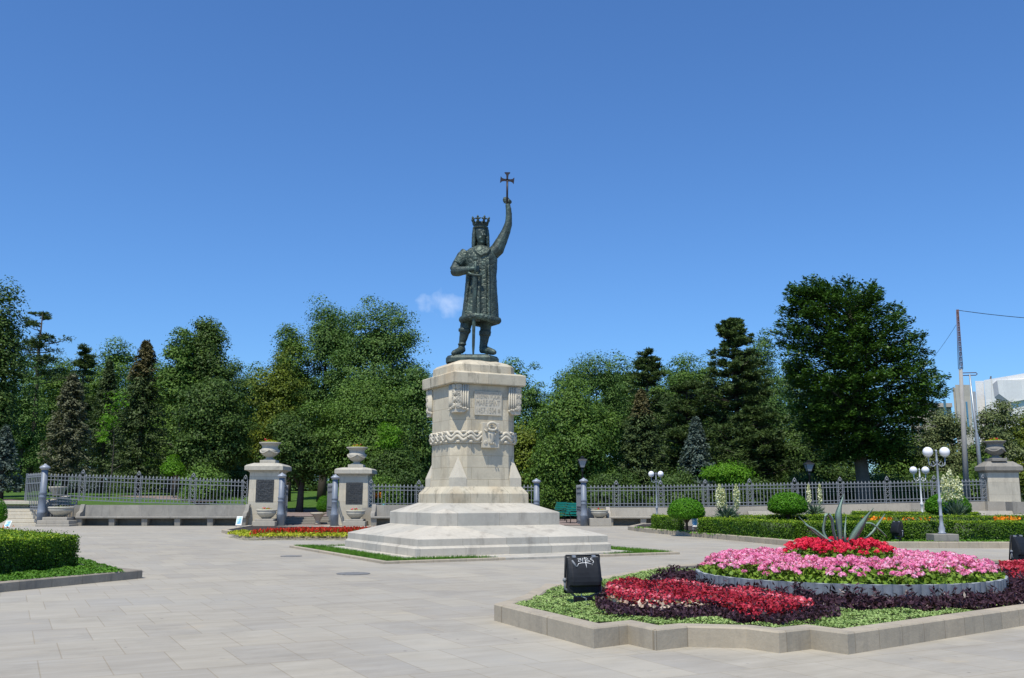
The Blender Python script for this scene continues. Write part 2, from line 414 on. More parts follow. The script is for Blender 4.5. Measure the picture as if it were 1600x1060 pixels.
# ------------------------------------------------------------------ the monument pedestal
CX, CY = -1.235, 30.107
ped = empty('pedestal', (CX, CY, 0), PHI, 'stepped pale limestone pedestal with carved band and inscription under the bronze king', 'pedestal')
def sq(s, c=0.0):
    if c <= 0: return [(-s, -s), (s, -s), (s, s), (-s, s)]
    return [(-s + c, -s), (s - c, -s), (s, -s + c), (s, s - c), (s - c, s), (-s + c, s), (-s, s - c), (-s, -s + c)]
def frus(b, secs, bev=.012):
    """secs: list of (half, z, chamfer) -> stacked sections"""
    n = 8 if any(c > 0 for _, _, c in secs) else 4
    rings = [[(x, y, z) for x, y in (sq(s, max(c, 1e-3)) if n == 8 else sq(s))] for s, z, c in secs]
    return b.loft(rings)
# slab below, then steps
MB().prism(sq(3.62), 0.0, .06).build('base_slab', M['lime_step'], ped)
b = MB(); frus(b, [(3.085, .06, 0), (3.09, .262, 0), (3.07, .277, 0), (3.03, .322, 0)]); b.build('step', M['lime_step'], ped)
b = MB(); frus(b, [(3.02, .322, 0), (3.022, .505, 0), (3.01, .52, 0), (1.985, .818, 0)]); b.build('step', M['lime_step'], ped)
b = MB(); frus(b, [(1.977, .818, 0), (1.98, 1.176, 0), (1.965, 1.192, 0), (1.30, 1.459, 0)]); b.build('plinth_block', M['lime_step'], ped)
b = MB(); frus(b, [(1.287, 1.459, 0), (1.287, 1.735, 0), (1.27, 1.765, 0), (1.13, 1.95, 0)]); b.build('base_moulding', M['lime_top'], ped)
SH, CH = 1.10, .40
b = MB(); frus(b, [(1.118, 1.95, CH), (SH, 2.21, CH), (1.085, 5.046, .385)]); b.build('shaft', M['lime'], ped)
# corner stops: little pyramids that turn the chamfer back into a square corner
for i, (sx, sy) in enumerate(((-1, -1), (1, -1), (1, 1), (-1, 1))):
    b = MB(); S = 1.125; c = CH
    tri = lambda z, S=S, c=c: [(sx * S, sy * S, z), (sx * (S - c), sy * S, z), (sx * (S - c) , sy * (S - c), z), (sx * S, sy * (S - c), z)]
    o_ = [tri(1.95), tri(2.215)]
    if sx * sy < 0: o_ = [list(reversed(r)) for r in o_]
    apex = (sx * (SH - .19), sy * (SH - .19), 2.86)
    b.loft(o_, caps=False)
    n = len(b.v); b.v.append(apex); b.smooth += [False] * 4
    for k in range(4): b.f.append((n - 4 + k, n - 4 + (k + 1) % 4, n))
    b.build('corner_stop', M['lime_plain'], ped)
# capitals: carved scroll blocks on each chamfer
def capital(sx, sy):
    b = MB(); S = 1.115; c = .43; z0, z1 = 4.17, 5.05
    prof = [(4.17, .30), (4.24, .385), (4.36, .42), (5.05, .43)]
    rings = []
    for z, cc in prof:
        r = [(sx * S, sy * S, z), (sx * (S - cc), sy * S, z), (sx * (S - cc), sy * (S - cc), z), (sx * S, sy * (S - cc), z)]
        rings.append(r if sx * sy > 0 else list(reversed(r)))
    b.loft(rings)
    # flutes: raised rounded reeds on both faces
    for k in range(4):
        t = .18 + .075 * k
        zb = 4.28 - .02 * (k % 2) - .015 * k
        for (px, py) in ((sx * (S - t), sy * (S + .012)), (sx * (S + .012), sy * (S - t))):
            b.tube([(px, py, zb + .06), (px, py, 4.5), (px, py, 5.02)], .031, 8)
            b.ball((px, py, zb + .05), .042, 10, 6)
    # stack of curls on the corner
    for k, (z, r) in enumerate(((4.36, .085), (4.55, .10), (4.75, .115), (4.93, .095))):
        for (dx, dy, ax) in ((-.085, .02, 'y'), (.02, -.085, 'x')):
            cx_, cy_ = sx * (S + dx), sy * (S + dy)
            pts = []
            for q in range(19):
                an = q / 18 * 4.2 * math.pi; rr = r * (1 - .72 * q / 18)
                u = rr * math.cos(an); v = rr * math.sin(an)
                if ax == 'y': pts.append((cx_ + u, cy_, z + v))
                else: pts.append((cx_, cy_ + u, z + v))
            b.tube(pts, .022, 6)
            b.ball((cx_, cy_, z), .035, 8, 6)
    return b.build('scroll_capital', M['lime_plain'], ped)
for sx, sy in ((-1, -1), (1, -1), (1, 1), (-1, 1)): capital(sx, sy)
b = MB(); frus(b, [(1.215, 5.046, 0), (1.235, 5.075, 0), (1.24, 5.365, 0), (1.225, 5.385, 0), (1.10, 5.43, 0)]); b.build('cornice', M['lime_top'], ped)
b = MB(); frus(b, [(1.06, 5.40, .25), (1.05, 5.66, .25), (.96, 5.75, .24), (.66, 5.86, .22)]); b.build('cap_block', M['lime_top'], ped)
# carved band: wave mouldings running round the shaft
bz = 3.44
b = MB(); HB = 1.115
per = sq(HB + .0, CH); pts = per + [per[0]]
bb = [[(x, y, z) for x, y in sq(SH + e, CH + e * .2)] for e, z in ((.01, bz - .19), (.03, bz - .185), (.03, bz + .185), (.01, bz + .19))]
b.loft(bb, caps=False)
path_pts = []; acc = 0
for k in range(8):
    p, q = Vector(pts[k]), Vector(pts[k + 1]); L = (q - p).length; n = max(2, int(L / .035))
    nrm = Vector((q.y - p.y, -(q.x - p.x))).normalized()
    for j in range(n):
        path_pts.append((p + (q - p) * (j / n), nrm, acc + L * j / n))
    acc += L
nw = 20
for off, rad in ((.075, .05), (-.04, .055)):
    ring_pts = [(p.x + n.x * .028, p.y + n.y * .028, bz + off + .065 * math.sin(2 * math.pi * nw * s_ / acc)) for p, n, s_ in path_pts]
    b.tube(ring_pts + [ring_pts[0]], rad, 8, True, False)
for k in range(nw):
    for ph, dz in ((.25, -.145), (.75, .15)):
        s0 = (k + ph) / nw * acc; p, n, _ = min(path_pts, key=lambda t: abs(t[2] - s0))
        b.ball((p.x + n.x * .025, p.y + n.y * .025, bz + dz), .072, 10, 6, (1, 1, .55))
b.build('wave_band', M['lime_plain'], ped)
# relief panel with the bull's head, on the front face (local -y)
yf = -SH - .01
rp = MB().box((.02, yf - .065, 3.49), (.55, .17, .76), 0, .01).build('relief_panel', M['lime_plain'], ped)
b = MB(); y0 = yf - .16
hd = []
for z, wd, dp in ((3.22, .085, .05), (3.27, .10, .09), (3.34, .085, .10), (3.45, .115, .12), (3.56, .155, .13), (3.63, .14, .10), (3.66, .08, .05)):
    hd.append([(.02 + wd * math.cos(a), y0 + .03 - dp * max(math.sin(a), -.1), z) for a in [2 * math.pi * i / 14 for i in range(14)]])
b.loft(hd, True, True)
hp = [(.02 + .155 * math.sin(t) * 1.05, y0 - .06 - .01, 3.755 - .115 * math.cos(t)) for t in np.linspace(-2.75, 2.75, 26)]
hr = [.018 + .022 * math.sin(math.pi * i / 25) for i in range(26)]
b.tube([(x, y, 3.755 + (3.755 - z)) for x, y, z in hp][::-1], hr[::-1], 8)
b.tube([(.02 - .16, y0 - .06, 3.72), (.02 - .10, y0 - .085, 3.655), (.02, y0 - .09, 3.635), (.12, y0 - .085, 3.655), (.18, y0 - .06, 3.72)], [.02, .036, .042, .036, .02], 8)
for sx in (-1, 1):   # ears, eyes and nostrils
    b.tube([(.02 + sx * .13, y0 - .02, 3.60), (.02 + sx * .20, y0 - .03, 3.62), (.02 + sx * .24, y0 - .01, 3.68)], [.03, .032, .008], 6)
    b.ball((.02 + sx * .085, y0 - .09, 3.52), .024, 8, 6); b.ball((.02 + sx * .04, y0 - .075, 3.245), .022, 8, 6)
for k in range(5):   # star between the horns
    an = math.pi / 2 + k * 2 * math.pi / 5
    b.tube([(.02, y0 - .04, 3.77), (.02 + .07 * math.cos(an), y0 - .03, 3.77 + .07 * math.sin(an))], [.026, .004], 6)
for k in range(7):   # rosette
    an = k * 2 * math.pi / 7; b.ball((-.165 + .045 * math.cos(an), y0 + .012, 3.27 + .045 * math.sin(an)), .024, 8, 5)
b.ball((-.165, y0 + .005, 3.27), .028, 8, 5)
cr = [(.205 + .065 * math.cos(t), y0 + .01, 3.27 + .085 * math.sin(t)) for t in np.linspace(1.9, 4.9, 14)]
b.tube(cr, [.008 + .024 * math.sin(math.pi * i / 13) for i in range(14)], 6)
b.build('bull_head_crest', M['lime_plain'], rp)
# inscription tablet
tb = MB().box((-.02, yf + .008, 4.47), (.88, .05, .70), 0, .006); 
for dz in (.355, -.355): tb.box((-.02, yf - .010, 4.47 + dz), (.93, .03, .016))
for dx in (-.455, .455): tb.box((-.02 + dx, yf - .011, 4.47), (.016, .03, .69))
tab = tb.build('inscription_tablet', M['lime_plain'], ped)
M['carved'] = plain('carved_lettering_stone', (.42, .38, .30), .9, 0, .1, 10)
def text(s_, size, loc, rot, mat, parent, name='lettering', ext=.008, width=None):
    c = bpy.data.curves.new(name, 'FONT'); c.body = s_; c.size = size; c.extrude = ext; c.align_x = 'CENTER'; c.align_y = 'CENTER'
    c.space_character = 1.05
    o = bpy.data.objects.new(name, c); sc.collection.objects.link(o)
    bpy.context.view_layer.update(); dg = bpy.context.evaluated_depsgraph_get()
    me = bpy.data.meshes.new_from_object(o.evaluated_get(dg)); bpy.data.objects.remove(o)
    xs = [v.co.x for v in me.vertices]
    k = (width / (max(xs) - min(xs))) if width else 1
    R_ = Matrix.Translation(loc) @ rot @ Matrix.Diagonal((k, 1, 1, 1)); me.transform(R_)
    return link(name, me, mat, parent)
RX = Matrix.Rotation(math.pi / 2, 4, 'X')
text('STEFAN VODĂ', .25, (-.02, yf - .018, 4.70), RX, M['carved'], tab, width=.80)
text('MARE·SFÎNT', .25, (-.02, yf - .018, 4.48), RX, M['carved'], tab, width=.80)
text('1457·1504 ※', .25, (-.02, yf - .018, 4.25), RX, M['carved'], tab, width=.80)

# ------------------------------------------------------------------ the statue
SY = CY - .1
st = empty('statue', (CX, CY, 5.86), 0, 'green bronze crowned king raising a cross and holding a long sword, on the pedestal', 'statue')
def S(px, py, dy=0.0):
    v = D(px, py, SY + dy); return (v.x - CX, v.y - CY, v.z - 5.86)
KM = 1 / 49.8          # metres per photo pixel up there
def ell_loft(b, secs, n=32, fold=0.0, nf=9, ph=0.0, sm=True):
    """secs: (px_left, px_right, py, depth_half, dy)"""
    rings = []
    for k, (xl, xr, py, dh, dy) in enumerate(secs):
        c = S((xl + xr) / 2, py, dy); rw = (xr - xl) / 2 * KM
        fk = fold * (k / max(1, len(secs) - 1)) if fold else 0
        r = []
        for i in range(n):
            a = 2 * math.pi * i / n; m = 1 + fk * (math.sin(nf * a + ph) + .5 * math.sin(2.3 * nf * a + 1.3 * k * .3))
            r.append((c[0] + rw * m * math.cos(a), c[1] + dh * m * math.sin(a), c[2]))
        rings.append(r)
    rings = rings[::-1]
    return b.loft(rings, True, sm)
def remesh(name, b, mat, parent, vox=.02, smooth_it=3, disp=None):
    o = b.build(name, mat, None)
    m = o.modifiers.new('r', 'REMESH'); m.mode = 'VOXEL'; m.voxel_size = vox; m.use_smooth_shade = True
    if smooth_it:
        m2 = o.modifiers.new('s', 'SMOOTH'); m2.iterations = smooth_it; m2.factor = .5
    if disp:
        tx = bpy.data.textures.new(name, 'CLOUDS'); tx.noise_scale = disp[1]; tx.noise_depth = 3
        m3 = o.modifiers.new('d', 'DISPLACE'); m3.texture = tx; m3.strength = disp[0]; m3.mid_level = .5; m3.texture_coords = 'LOCAL'
    bpy.context.view_layer.update(); dg = bpy.context.evaluated_depsgraph_get()
    me = bpy.data.meshes.new_from_object(o.evaluated_get(dg)); bpy.data.objects.remove(o)
    me.name = name; me.materials.clear(); me.polygons.foreach_set('use_smooth', [True] * len(me.polygons))
    return link(name, me, mat, parent)
def hand(b, root, fwd, up, side, L=.30, curl=1.5, thumb=1):
    """palm + four bent fingers + thumb wrapping around an axis"""
    root, fwd, up, side = Vector(root), Vector(fwd).normalized(), Vector(up).normalized(), Vector(side).normalized()
    b.tube([root - fwd * .07, root, root + fwd * L * .45], [.062, .085, .08], 10)
    for k in range(4):
        o_ = root + fwd * L * .40 + up * (.082 - .055 * k)
        p = [o_]; d = fwd.copy(); seg = L * (.27, .30, .28, .23)[k]
        for q in range(3):
            ang = curl * (q + .6) / 3
            dd = fwd * math.cos(ang) + side * math.sin(ang); p.append(p[-1] + dd * seg * (1, .8, .65)[q]); 
        b.tube(p, [.031, .029, .027, .022], 8)
    o_ = root + fwd * L * .12 + up * .07
    b.tube([o_, o_ + up * .07 + side * .05 + fwd * .02, o_ + up * .07 + side * .13 + fwd * .06], [.036, .032, .024], 8)

fig = MB()
# head: face turned a little to the viewer's right
ell_loft(fig, [(744, 758, 351, .15, 0), (741.8, 760, 356, .20, 0), (741.6, 760.2, 362, .21, -.01), (742.5, 759.8, 369, .205, -.02), (744.2, 758.8, 375, .18, -.04), (746.5, 757.5, 380, .12, -.07), (748.5, 755.5, 383.5, .06, -.09)], 24)
hx = lambda px, py, dy: S(px, py, dy)
fig.tube([hx(752.8, 362, -.19), hx(753.9, 366, -.25), hx(754.2, 369, -.27)], [.022, .035, .045], 8)          # nose
fig.ball(hx(754.2, 369.6, -.255), .042, 8, 6, (1.25, .9, .7))
for dx in (-4.3, 3.8):
    fig.tube([hx(753 + dx - 2.6, 361.6, -.19 + (.03 if dx < 0 else .05)), hx(753 + dx, 360.6, -.215), hx(753 + dx + 2.4, 361.9, -.19 + .02)], [.018, .03, .018], 6)   # brow
    fig.ball(hx(753 + dx, 363.4, -.185), .028, 8, 6, (1.3, .7, .75))                                       # eye
    fig.ball(hx(753 + dx * 1.15, 367.5, -.165), .05, 8, 6, (1, .7, .9))                                    # cheek
    fig.tube([hx(753.8, 371.2, -.24), hx(753 + dx * .7, 372.0, -.22), hx(753 + dx * 1.25, 375.0, -.17)], [.026, .028, .012], 6)  # moustache
fig.tube([hx(752.2, 374.2, -.215), hx(753.6, 374.6, -.225), hx(755.2, 374.2, -.215)], [.014, .02, .014], 6)  # lower lip
fig.ball(hx(753.2, 378.5, -.17), .06, 10, 8, (1, .8, .9))                                                  # chin
fig.ball(hx(743.2, 366, .0), .05, 8, 6, (.5, .8, 1.3)); fig.ball(hx(759.6, 366, .02), .05, 8, 6, (.5, .8, 1.3))  # ears
# neck and shoulders, torso
ell_loft(fig, [(744.5, 757.5, 378, .13, .02), (744, 758, 386, .15, .03), (738, 764, 389, .2, .03), (728, 772, 394, .3, .03), (726, 774, 404, .36, .03), (728, 774, 425, .34, .03), (729, 774, 450, .34, .03)], 28)
# right arm of the king (viewer's left): bent, hand on the sword hilt
fig.tube([S(729, 395, .02), S(722.5, 402, .0), S(715, 414, -.02), S(709.5, 423, -.08)], [.19, .20, .18, .16], 12)
fig.tube([S(709.5, 424, -.08), S(716, 424.5, -.22), S(726, 422.8, -.36), S(735, 421.0, -.46)], [.165, .165, .135, .105], 12)
hand(fig, S(737.5, 420.8, -.47), (1, -.25, .05), (0, 0, 1), (.1, .9, 0), .28, 1.9)
# left arm (viewer's right): raised
fig.tube([S(770, 397, .02), S(777, 390, .02), S(784, 376, .0), S(790.5, 362, -.02), S(794.3, 350, -.04)], [.22, .225, .185, .15, .125], 12)
fig.tube([S(794.3, 350, -.04), S(795.2, 338, -.05), S(794.6, 327, -.06), S(793.2, 319.5, -.07)], [.125, .105, .092, .078], 12)
hand(fig, S(795.6, 315.6, .01), (-.55, -.8, .1), (0, 0, 1), (-.8, .55, 0), .24, 1.9)
# legs and boots
fig.tube([S(732, 490, .05), S(729, 504, .03), S(727, 514, .0), S(725, 524, .0), S(722.6, 535, .02), S(721.2, 541, .03), S(721, 546, .02)], [.2, .19, .175, .15, .115, .105, .115], 12)
fig.tube([S(723.5, 546.5, .08), S(720, 547.5, -.05), S(715, 550, -.22), S(709.5, 552, -.38), S(706.5, 552.8, -.45)], [.10, .12, .11, .09, .05], 10)
fig.tube([S(760, 490, .1), S(759.5, 505, .1), S(758.5, 516, .1), S(757, 528, .1), S(755.5, 538, .1), S(755, 545, .1)], [.2, .185, .175, .15, .13, .135], 12)
fig.tube([S(752, 546.5, .13), S(757, 546.5, .05), S(764, 548.5, -.12), S(771, 550.6, -.28), S(774.5, 551.4, -.34)], [.12, .13, .12, .10, .055], 10)
# boot tops
for pts, r in (((S(726.3, 515, 0), S(725.6, 519.5, 0)), .205), ((S(758, 518, .1), S(757.5, 525, .1)), .195)):
    fig.tube(pts, [r, r * .96], 14)
fig.tube([S(722.0, 537.5, .02), S(721.9, 539.5, .02)], [.14, .135], 12)
remesh('figure', fig, M['bronze'], st, .017, 2, (.02, .12))
# long hair falling to the collar
hb = MB()
for k in range(9):
    a = math.radians(160 + 25 * k); 
    x0 = 750.9 + 9.8 * math.cos(a); dy0 = -.20 * math.sin(a) * -1
    hb.tube([S(x0, 355, .16 * -math.sin(a)), S(750.9 + 10.8 * math.cos(a), 366, .19 * -math.sin(a)), S(750.9 + 11.2 * math.cos(a), 377, .2 * -math.sin(a)), S(750.9 + 12.0 * math.cos(a), 386.5, .22 * -math.sin(a))], [.05, .062, .065, .05], 8)
for x0 in (742.0, 760.0):
    hb.tube([S(x0, 356, .02), S(x0 + (-.8 if x0 < 750 else .8), 366, .0), S(x0 + (-1.2 if x0 < 750 else 1.0), 374, -.02), S(x0 + (.3 if x0 < 750 else .3), 382, -.03)], [.05, .062, .06, .04], 8)
remesh('hair', hb, M['bronze'], st, .02, 2, (.03, .05))
# long brocade robe with folds, collar, fur hem
rb = MB()
ell_loft(rb, [(744, 760, 385.5, .19, .02), (735, 768, 388, .25, .02), (725.5, 777, 394, .33, .02), (724, 778, 404, .38, .02), (726, 777.5, 418, .39, .02), (727, 776.5, 432, .39, .02), (726, 777, 446, .41, .02), (724.6, 778, 462, .44, .02), (722.6, 779.3, 478, .47, .02), (720.6, 780.0, 494, .50, .02), (720.4, 780.4, 500, .50, .02)], 96, .014, 7, .4)
# front opening ridge and gathered folds at the hip
for pts, r in (([(763.5, 402), (763.8, 440), (764.2, 496)], .035), ([(759.5, 402), (759, 440), (759.2, 496)], .02), ([(748.5, 430), (748, 460), (747.5, 497)], .07), ([(733, 430), (729.5, 460), (727, 497)], .05)):
    rb.tube([S(x, y, -.385 - (y - 400) * .0012 + abs(x - 751) ** 2 * .00035) for x, y in pts], [r, r, r * 1.15], 8)
rb.tube([S(742, 388, -.24), S(746, 395, -.33), S(752, 399, -.375), S(760, 396, -.34), S(765, 389, -.25)], [.045, .05, .05, .05, .045], 8)  # collar edge
rb.tube([S(729, 396, .02), S(721.5, 406, -.02), S(716, 414, -.04)], [.21, .215, .195], 14)      # upper sleeve
remesh('robe', rb, M['brocade'], st, .018, 1, (.022, .09))
fh = MB(); ring = []
for i in range(49):
    a = 2 * math.pi * i / 48; c = S(750.2, 500.5, .02)
    ring.append((c[0] + 28.3 * KM * math.cos(a), c[1] + .51 * math.sin(a), c[2] + .03 * math.sin(3 * a + .5) - .03 * math.cos(a)))
fh.tube(ring, .112, 12, True, False)
c0 = S(750.2, 499, .02)
fh.lathe([(.001, .0), (.52, .0), (.52, .05), (.001, .05)], c0, 32)
remesh('fur_hem', fh, M['bronze'], st, .02, 1, (.06, .035))
# crown
cr = MB(); c = S(750.9, 357, -.01)
n = 40; prof = [(.200, -.03, .0), (.215, 0, 0), (.206, .05, 0), (.216, .10, 0), (.244, .17, 0)]
rings = [[(c[0] + r * math.cos(2 * math.pi * i / n), c[1] + r * .98 * math.sin(2 * math.pi * i / n), c[2] + z) for i in range(n)] for r, z, _ in prof]
inner = [[(c[0] + (r - .03) * math.cos(2 * math.pi * i / n), c[1] + (r - .03) * math.sin(2 * math.pi * i / n), c[2] + z) for i in range(n)] for r, z, _ in prof[::-1]]
cr.loft(rings + inner, False, True)
for r, z in ((.222, 0), (.229, .1)):
    cr.tube([(c[0] + r * math.cos(2 * math.pi * i / 32), c[1] + r * math.sin(2 * math.pi * i / 32), c[2] + z) for i in range(33)], .016, 6, True, False)
for k in range(8):
    a = math.radians(-62 + 45 * k); ca, sa = math.cos(a), math.sin(a)
    P = lambda rr, zz, t=0: (c[0] + (rr - .022) * ca - t * sa, c[1] + rr * sa + t * ca, c[2] + zz)
    cr.tube([P(.25, .14), P(.275, .22), P(.30, .29)], [.048, .034, .024], 6)
    cr.tube([P(.29, .25, -.08), P(.29, .262), P(.29, .25, .08)], [.022, .04, .022], 6)
    cr.ball(P(.292, .265, -.075), .026, 8, 5); cr.ball(P(.292, .265, .075), .026, 8, 5)
    cr.tube([P(.295, .27), P(.31, .32), P(.32, .365)], [.032, .036, .006], 6)
cr.build('crown', M['bronze'], st)
# sword
sw = empty('sword', (0, 0, 0)); sw.parent = st
b = MB(); top, bot = Vector(S(741.8, 430, -.60)), Vector(S(739.4, 553.5, -.42))
rings = []
for t, wd in ((0, .068), (.1, .066), (.55, .055), (.9, .046), (1.0, .03)):
    p = top.lerp(bot, t); rings.append([(p.x - wd, p.y, p.z), (p.x, p.y - .025, p.z), (p.x + wd, p.y, p.z), (p.x, p.y + .025, p.z)])
b.loft(rings[::-1]); b.build('blade', M['bronze'], sw)
b = MB(); b.tube([S(742.2, 430, -.60), S(743.0, 418, -.60), S(743.7, 408, -.60)], [.035, .042, .034], 8); b.ball(S(743.9, 405, -.60), .055, 12, 8); b.build('grip', M['bronze'], sw)
b = MB(); b.tube([S(731.5, 426.8, -.58), S(736, 428.6, -.60), S(742, 430, -.61), S(748, 430.6, -.60), S(752, 429.6, -.58)], [.05, .032, .042, .032, .05], 8); b.build('cross_guard', M['bronze'], sw)
# cross in the raised hand
M['dark_bronze'] = plain('dark_reddish_bronze', (.035, .028, .032), .45, .3, .4, 6)
b = MB(); cp = lambda x, y: S(x, y, -.10)
def arm(p0, p1, w0, w1, w2):
    p0, p1 = Vector(p0), Vector(p1); d = (p1 - p0).normalized(); s_ = Vector((0, 1, 0)).cross(d)
    rings = []
    for t, wd in ((0, w0), (.45, w0), (.75, w1), (.93, w2), (1.0, w2 * 1.06)):
        p = p0.lerp(p1, t); rings.append([p + s_ * wd - Vector((0, .03, 0)), p - s_ * wd - Vector((0, .03, 0)), p - s_ * wd + Vector((0, .03, 0)), p + s_ * wd + Vector((0, .03, 0))])
    b.loft(rings)
ctr = cp(792.6, 281.8)
arm(ctr, cp(792.8, 269.8), .032, .045, .088); arm(ctr, cp(781.8, 280.9), .032, .05, .095); arm(ctr, cp(803.3, 282.9), .032, .05, .095)
b.tube([ctr, cp(792.5, 300), cp(792.3, 322)], [.034, .034, .03], 8)
b.build('cross', M['dark_bronze'], st)
# bronze ground plate under the feet
b = MB(); rings = []
for z, k in ((-.02, 1.0), (.10, 1.0), (.18, .93), (.215, .8)):
    rings.append([(x * k, y * k, z + (.02 * math.sin(5 * x) if z > .05 else 0)) for x, y in [(-.86, -.30), (-.70, -.55), (-.1, -.66), (.55, -.60), (.82, -.30), (.80, .35), (.5, .62), (-.5, .62), (-.85, .35)]])
b.loft(rings, True, False); b.build('bronze_base', M['bronze'], st)
# ------------------------------------------------------------------ leaf materials
def gl(name, d, l, **k): M[name] = leafy(name, d, l, **k)
gl('lf_dark', (.020, .050, .010), (.095, .160, .028))
gl('lf_mid', (.034, .082, .012), (.140, .240, .036))
gl('lf_ash', (.030, .078, .014), (.130, .225, .046))
gl('lf_yellow', (.05, .085, .010), (.19, .235, .022))
gl('lf_bright', (.06, .16, .01), (.16, .34, .02), trans=.35)
gl('lf_elm', (.016, .046, .008), (.072, .150, .022), rough=.4)
gl('lf_linden', (.05, .085, .025), (.20, .235, .09))
gl('lf_pine', (.022, .046, .012), (.095, .145, .038), trans=.1)
gl('lf_spruce', (.024, .044, .014), (.10, .145, .048), trans=.1)
gl('lf_spruce_brown', (.040, .038, .012), (.15, .135, .055), trans=.1)
gl('lf_spruce_grey', (.042, .048, .024), (.155, .165, .092), trans=.1)
gl('lf_spruce_blue', (.035, .055, .042), (.13, .175, .145), trans=.1)
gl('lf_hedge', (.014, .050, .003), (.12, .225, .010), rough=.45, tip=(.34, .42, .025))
gl('lf_topiary', (.028, .11, .003), (.10, .27, .008), rough=.55)
gl('lf_grass', (.045, .13, .012), (.15, .31, .03))
gl('lf_sedum', (.17, .27, .07), (.38, .50, .18), rough=.6)
gl('lf_geranium', (.07, .15, .018), (.24, .36, .045))
gl('lf_purple', (.022, .010, .015), (.10, .050, .066), rough=.35, trans=.15)
gl('lf_yellowgreen', (.22, .26, .01), (.44, .46, .03))
gl('lf_yucca', (.05, .09, .055), (.17, .24, .16))
gl('fl_pink', (.70, .09, .30), (.90, .40, .62), trans=.25, tip=(.93, .70, .83))
gl('fl_red', (.55, .012, .035), (.80, .035, .09), trans=.2, tip=(.85, .12, .16))
gl('fl_begonia', (.25, .008, .012), (.60, .05, .09), trans=.2, tip=(.85, .30, .34))
gl('fl_salvia', (.36, .016, .01), (.66, .06, .025), trans=.2)
gl('fl_orange', (.75, .14, .005), (.90, .32, .01), trans=.2)
gl('fl_pale', (.40, .22, .16), (.80, .66, .50), trans=.25)
gl('fl_cream', (.55, .55, .34), (.85, .84, .66), trans=.25)

def rnd_quads(rng, n, size, spread=.25):
    return size * (1 - spread + 2 * spread * rng.rand(n))

# ------------------------------------------------------------------ kerbs and beds
def kerb(name, pts, wdt, h, mat, label, closed=False, z0=0.0, group=None):
    """mitred kerb along pts (outer edge), width towards the left of travel"""
    P = [Vector((p[0], p[1])) for p in pts]; n = len(P); inn = []
    for i in range(n):
        a = P[i - 1] if (i > 0 or closed) else None; c = P[(i + 1) % n] if (i < n - 1 or closed) else None
        ds = []
        if a is not None: ds.append((P[i] - a).normalized())
        if c is not None: ds.append((c - P[i]).normalized())
        ns = [Vector((-d.y, d.x)) for d in ds]
        m = sum(ns, Vector((0, 0))).normalized(); k = 1 / max(.35, m.dot(ns[0])); inn.append(P[i] + m * wdt * k)
    b = MB(); rings = []
    bv = min(.018, h * .2)
    for i in range(n):
        o, q = P[i], inn[i]; d = (q - o); u = d.normalized() * bv if d.length else d
        rings.append([(o.x, o.y, z0), (o.x, o.y, z0 + h - bv), (o.x + u.x, o.y + u.y, z0 + h), (q.x - u.x, q.y - u.y, z0 + h), (q.x, q.y, z0 + h - bv), (q.x, q.y, z0)])
    if closed: rings.append(rings[0])
    b.loft(rings[::-1], not closed)
    o = b.build(name, mat); tag(o, label, 'kerb', group); return o, inn
def poly_sheet(name, pts, z, mat, kind='structure'):
    b = MB(); b.add([(p[0], p[1], z) for p in pts], [tuple(range(len(pts)))])
    return tag(b.build(name, mat), kind=kind)
def in_poly(x, y, poly):
    ins = np.zeros(len(x), bool); n = len(poly); j = n - 1
    for i in range(n):
        xi, yi = poly[i][0], poly[i][1]; xj, yj = poly[j][0], poly[j][1]
        c = ((yi > y) != (yj > y)) & (x < (xj - xi) * (y - yi) / ((yj - yi) + 1e-12) + xi); ins ^= c; j = i
    return ins
def scatter(rng, poly, dens, holes=()):
    xs = [p[0] for p in poly]; ys = [p[1] for p in poly]; A = (max(xs) - min(xs)) * (max(ys) - min(ys))
    n = int(A * dens); x = rng.uniform(min(xs), max(xs), n); y = rng.uniform(min(ys), max(ys), n)
    k = in_poly(x, y, poly)
    for h_ in holes: k &= ~in_poly(x, y, h_)
    return x[k], y[k]
def gp(l, z): return [tuple(G(x, y, z)[:2]) for x, y in l]

def blades(rng, x, y, z, h, wdt):
    n = len(x); C = np.stack([x, y, np.broadcast_to(z, (n,))], 1); a = rng.uniform(0, 2 * np.pi, n)
    hh = h * rng.uniform(.5, 1.2, n); t = np.stack([np.cos(a), np.sin(a), np.zeros(n)], 1) * (wdt / 2)
    lean = rng.normal(size=(n, 3)) * .28; lean[:, 2] = 0
    top = C + np.stack([np.zeros(n), np.zeros(n), hh], 1) + lean * hh[:, None]
    V = np.stack([C - t, C + t, top + t * .25, top - t * .25], 1).reshape(-1, 3)
    return V, np.arange(4 * n).reshape(n, 4)
def grass(poly_list, z, dens, h, wdt, mat, seed, name='grass'):
    rng = rs(seed); parts = []
    for poly in poly_list:
        x, y = scatter(rng, poly, dens); V, Q = blades(rng, x, y, z, h, wdt)
        pv = .5 + .5 * np.sin(x * 2.1 + 1) * np.cos(y * 1.7); parts.append((V, Q, np.clip(.55 * rng.rand(len(x)) + .45 * pv, 0, 1)))
    V, Q, W = join_arrays(parts); o = link(name, np_mesh(name, V, Q, W), mat); o['kind'] = 'stuff'; return o

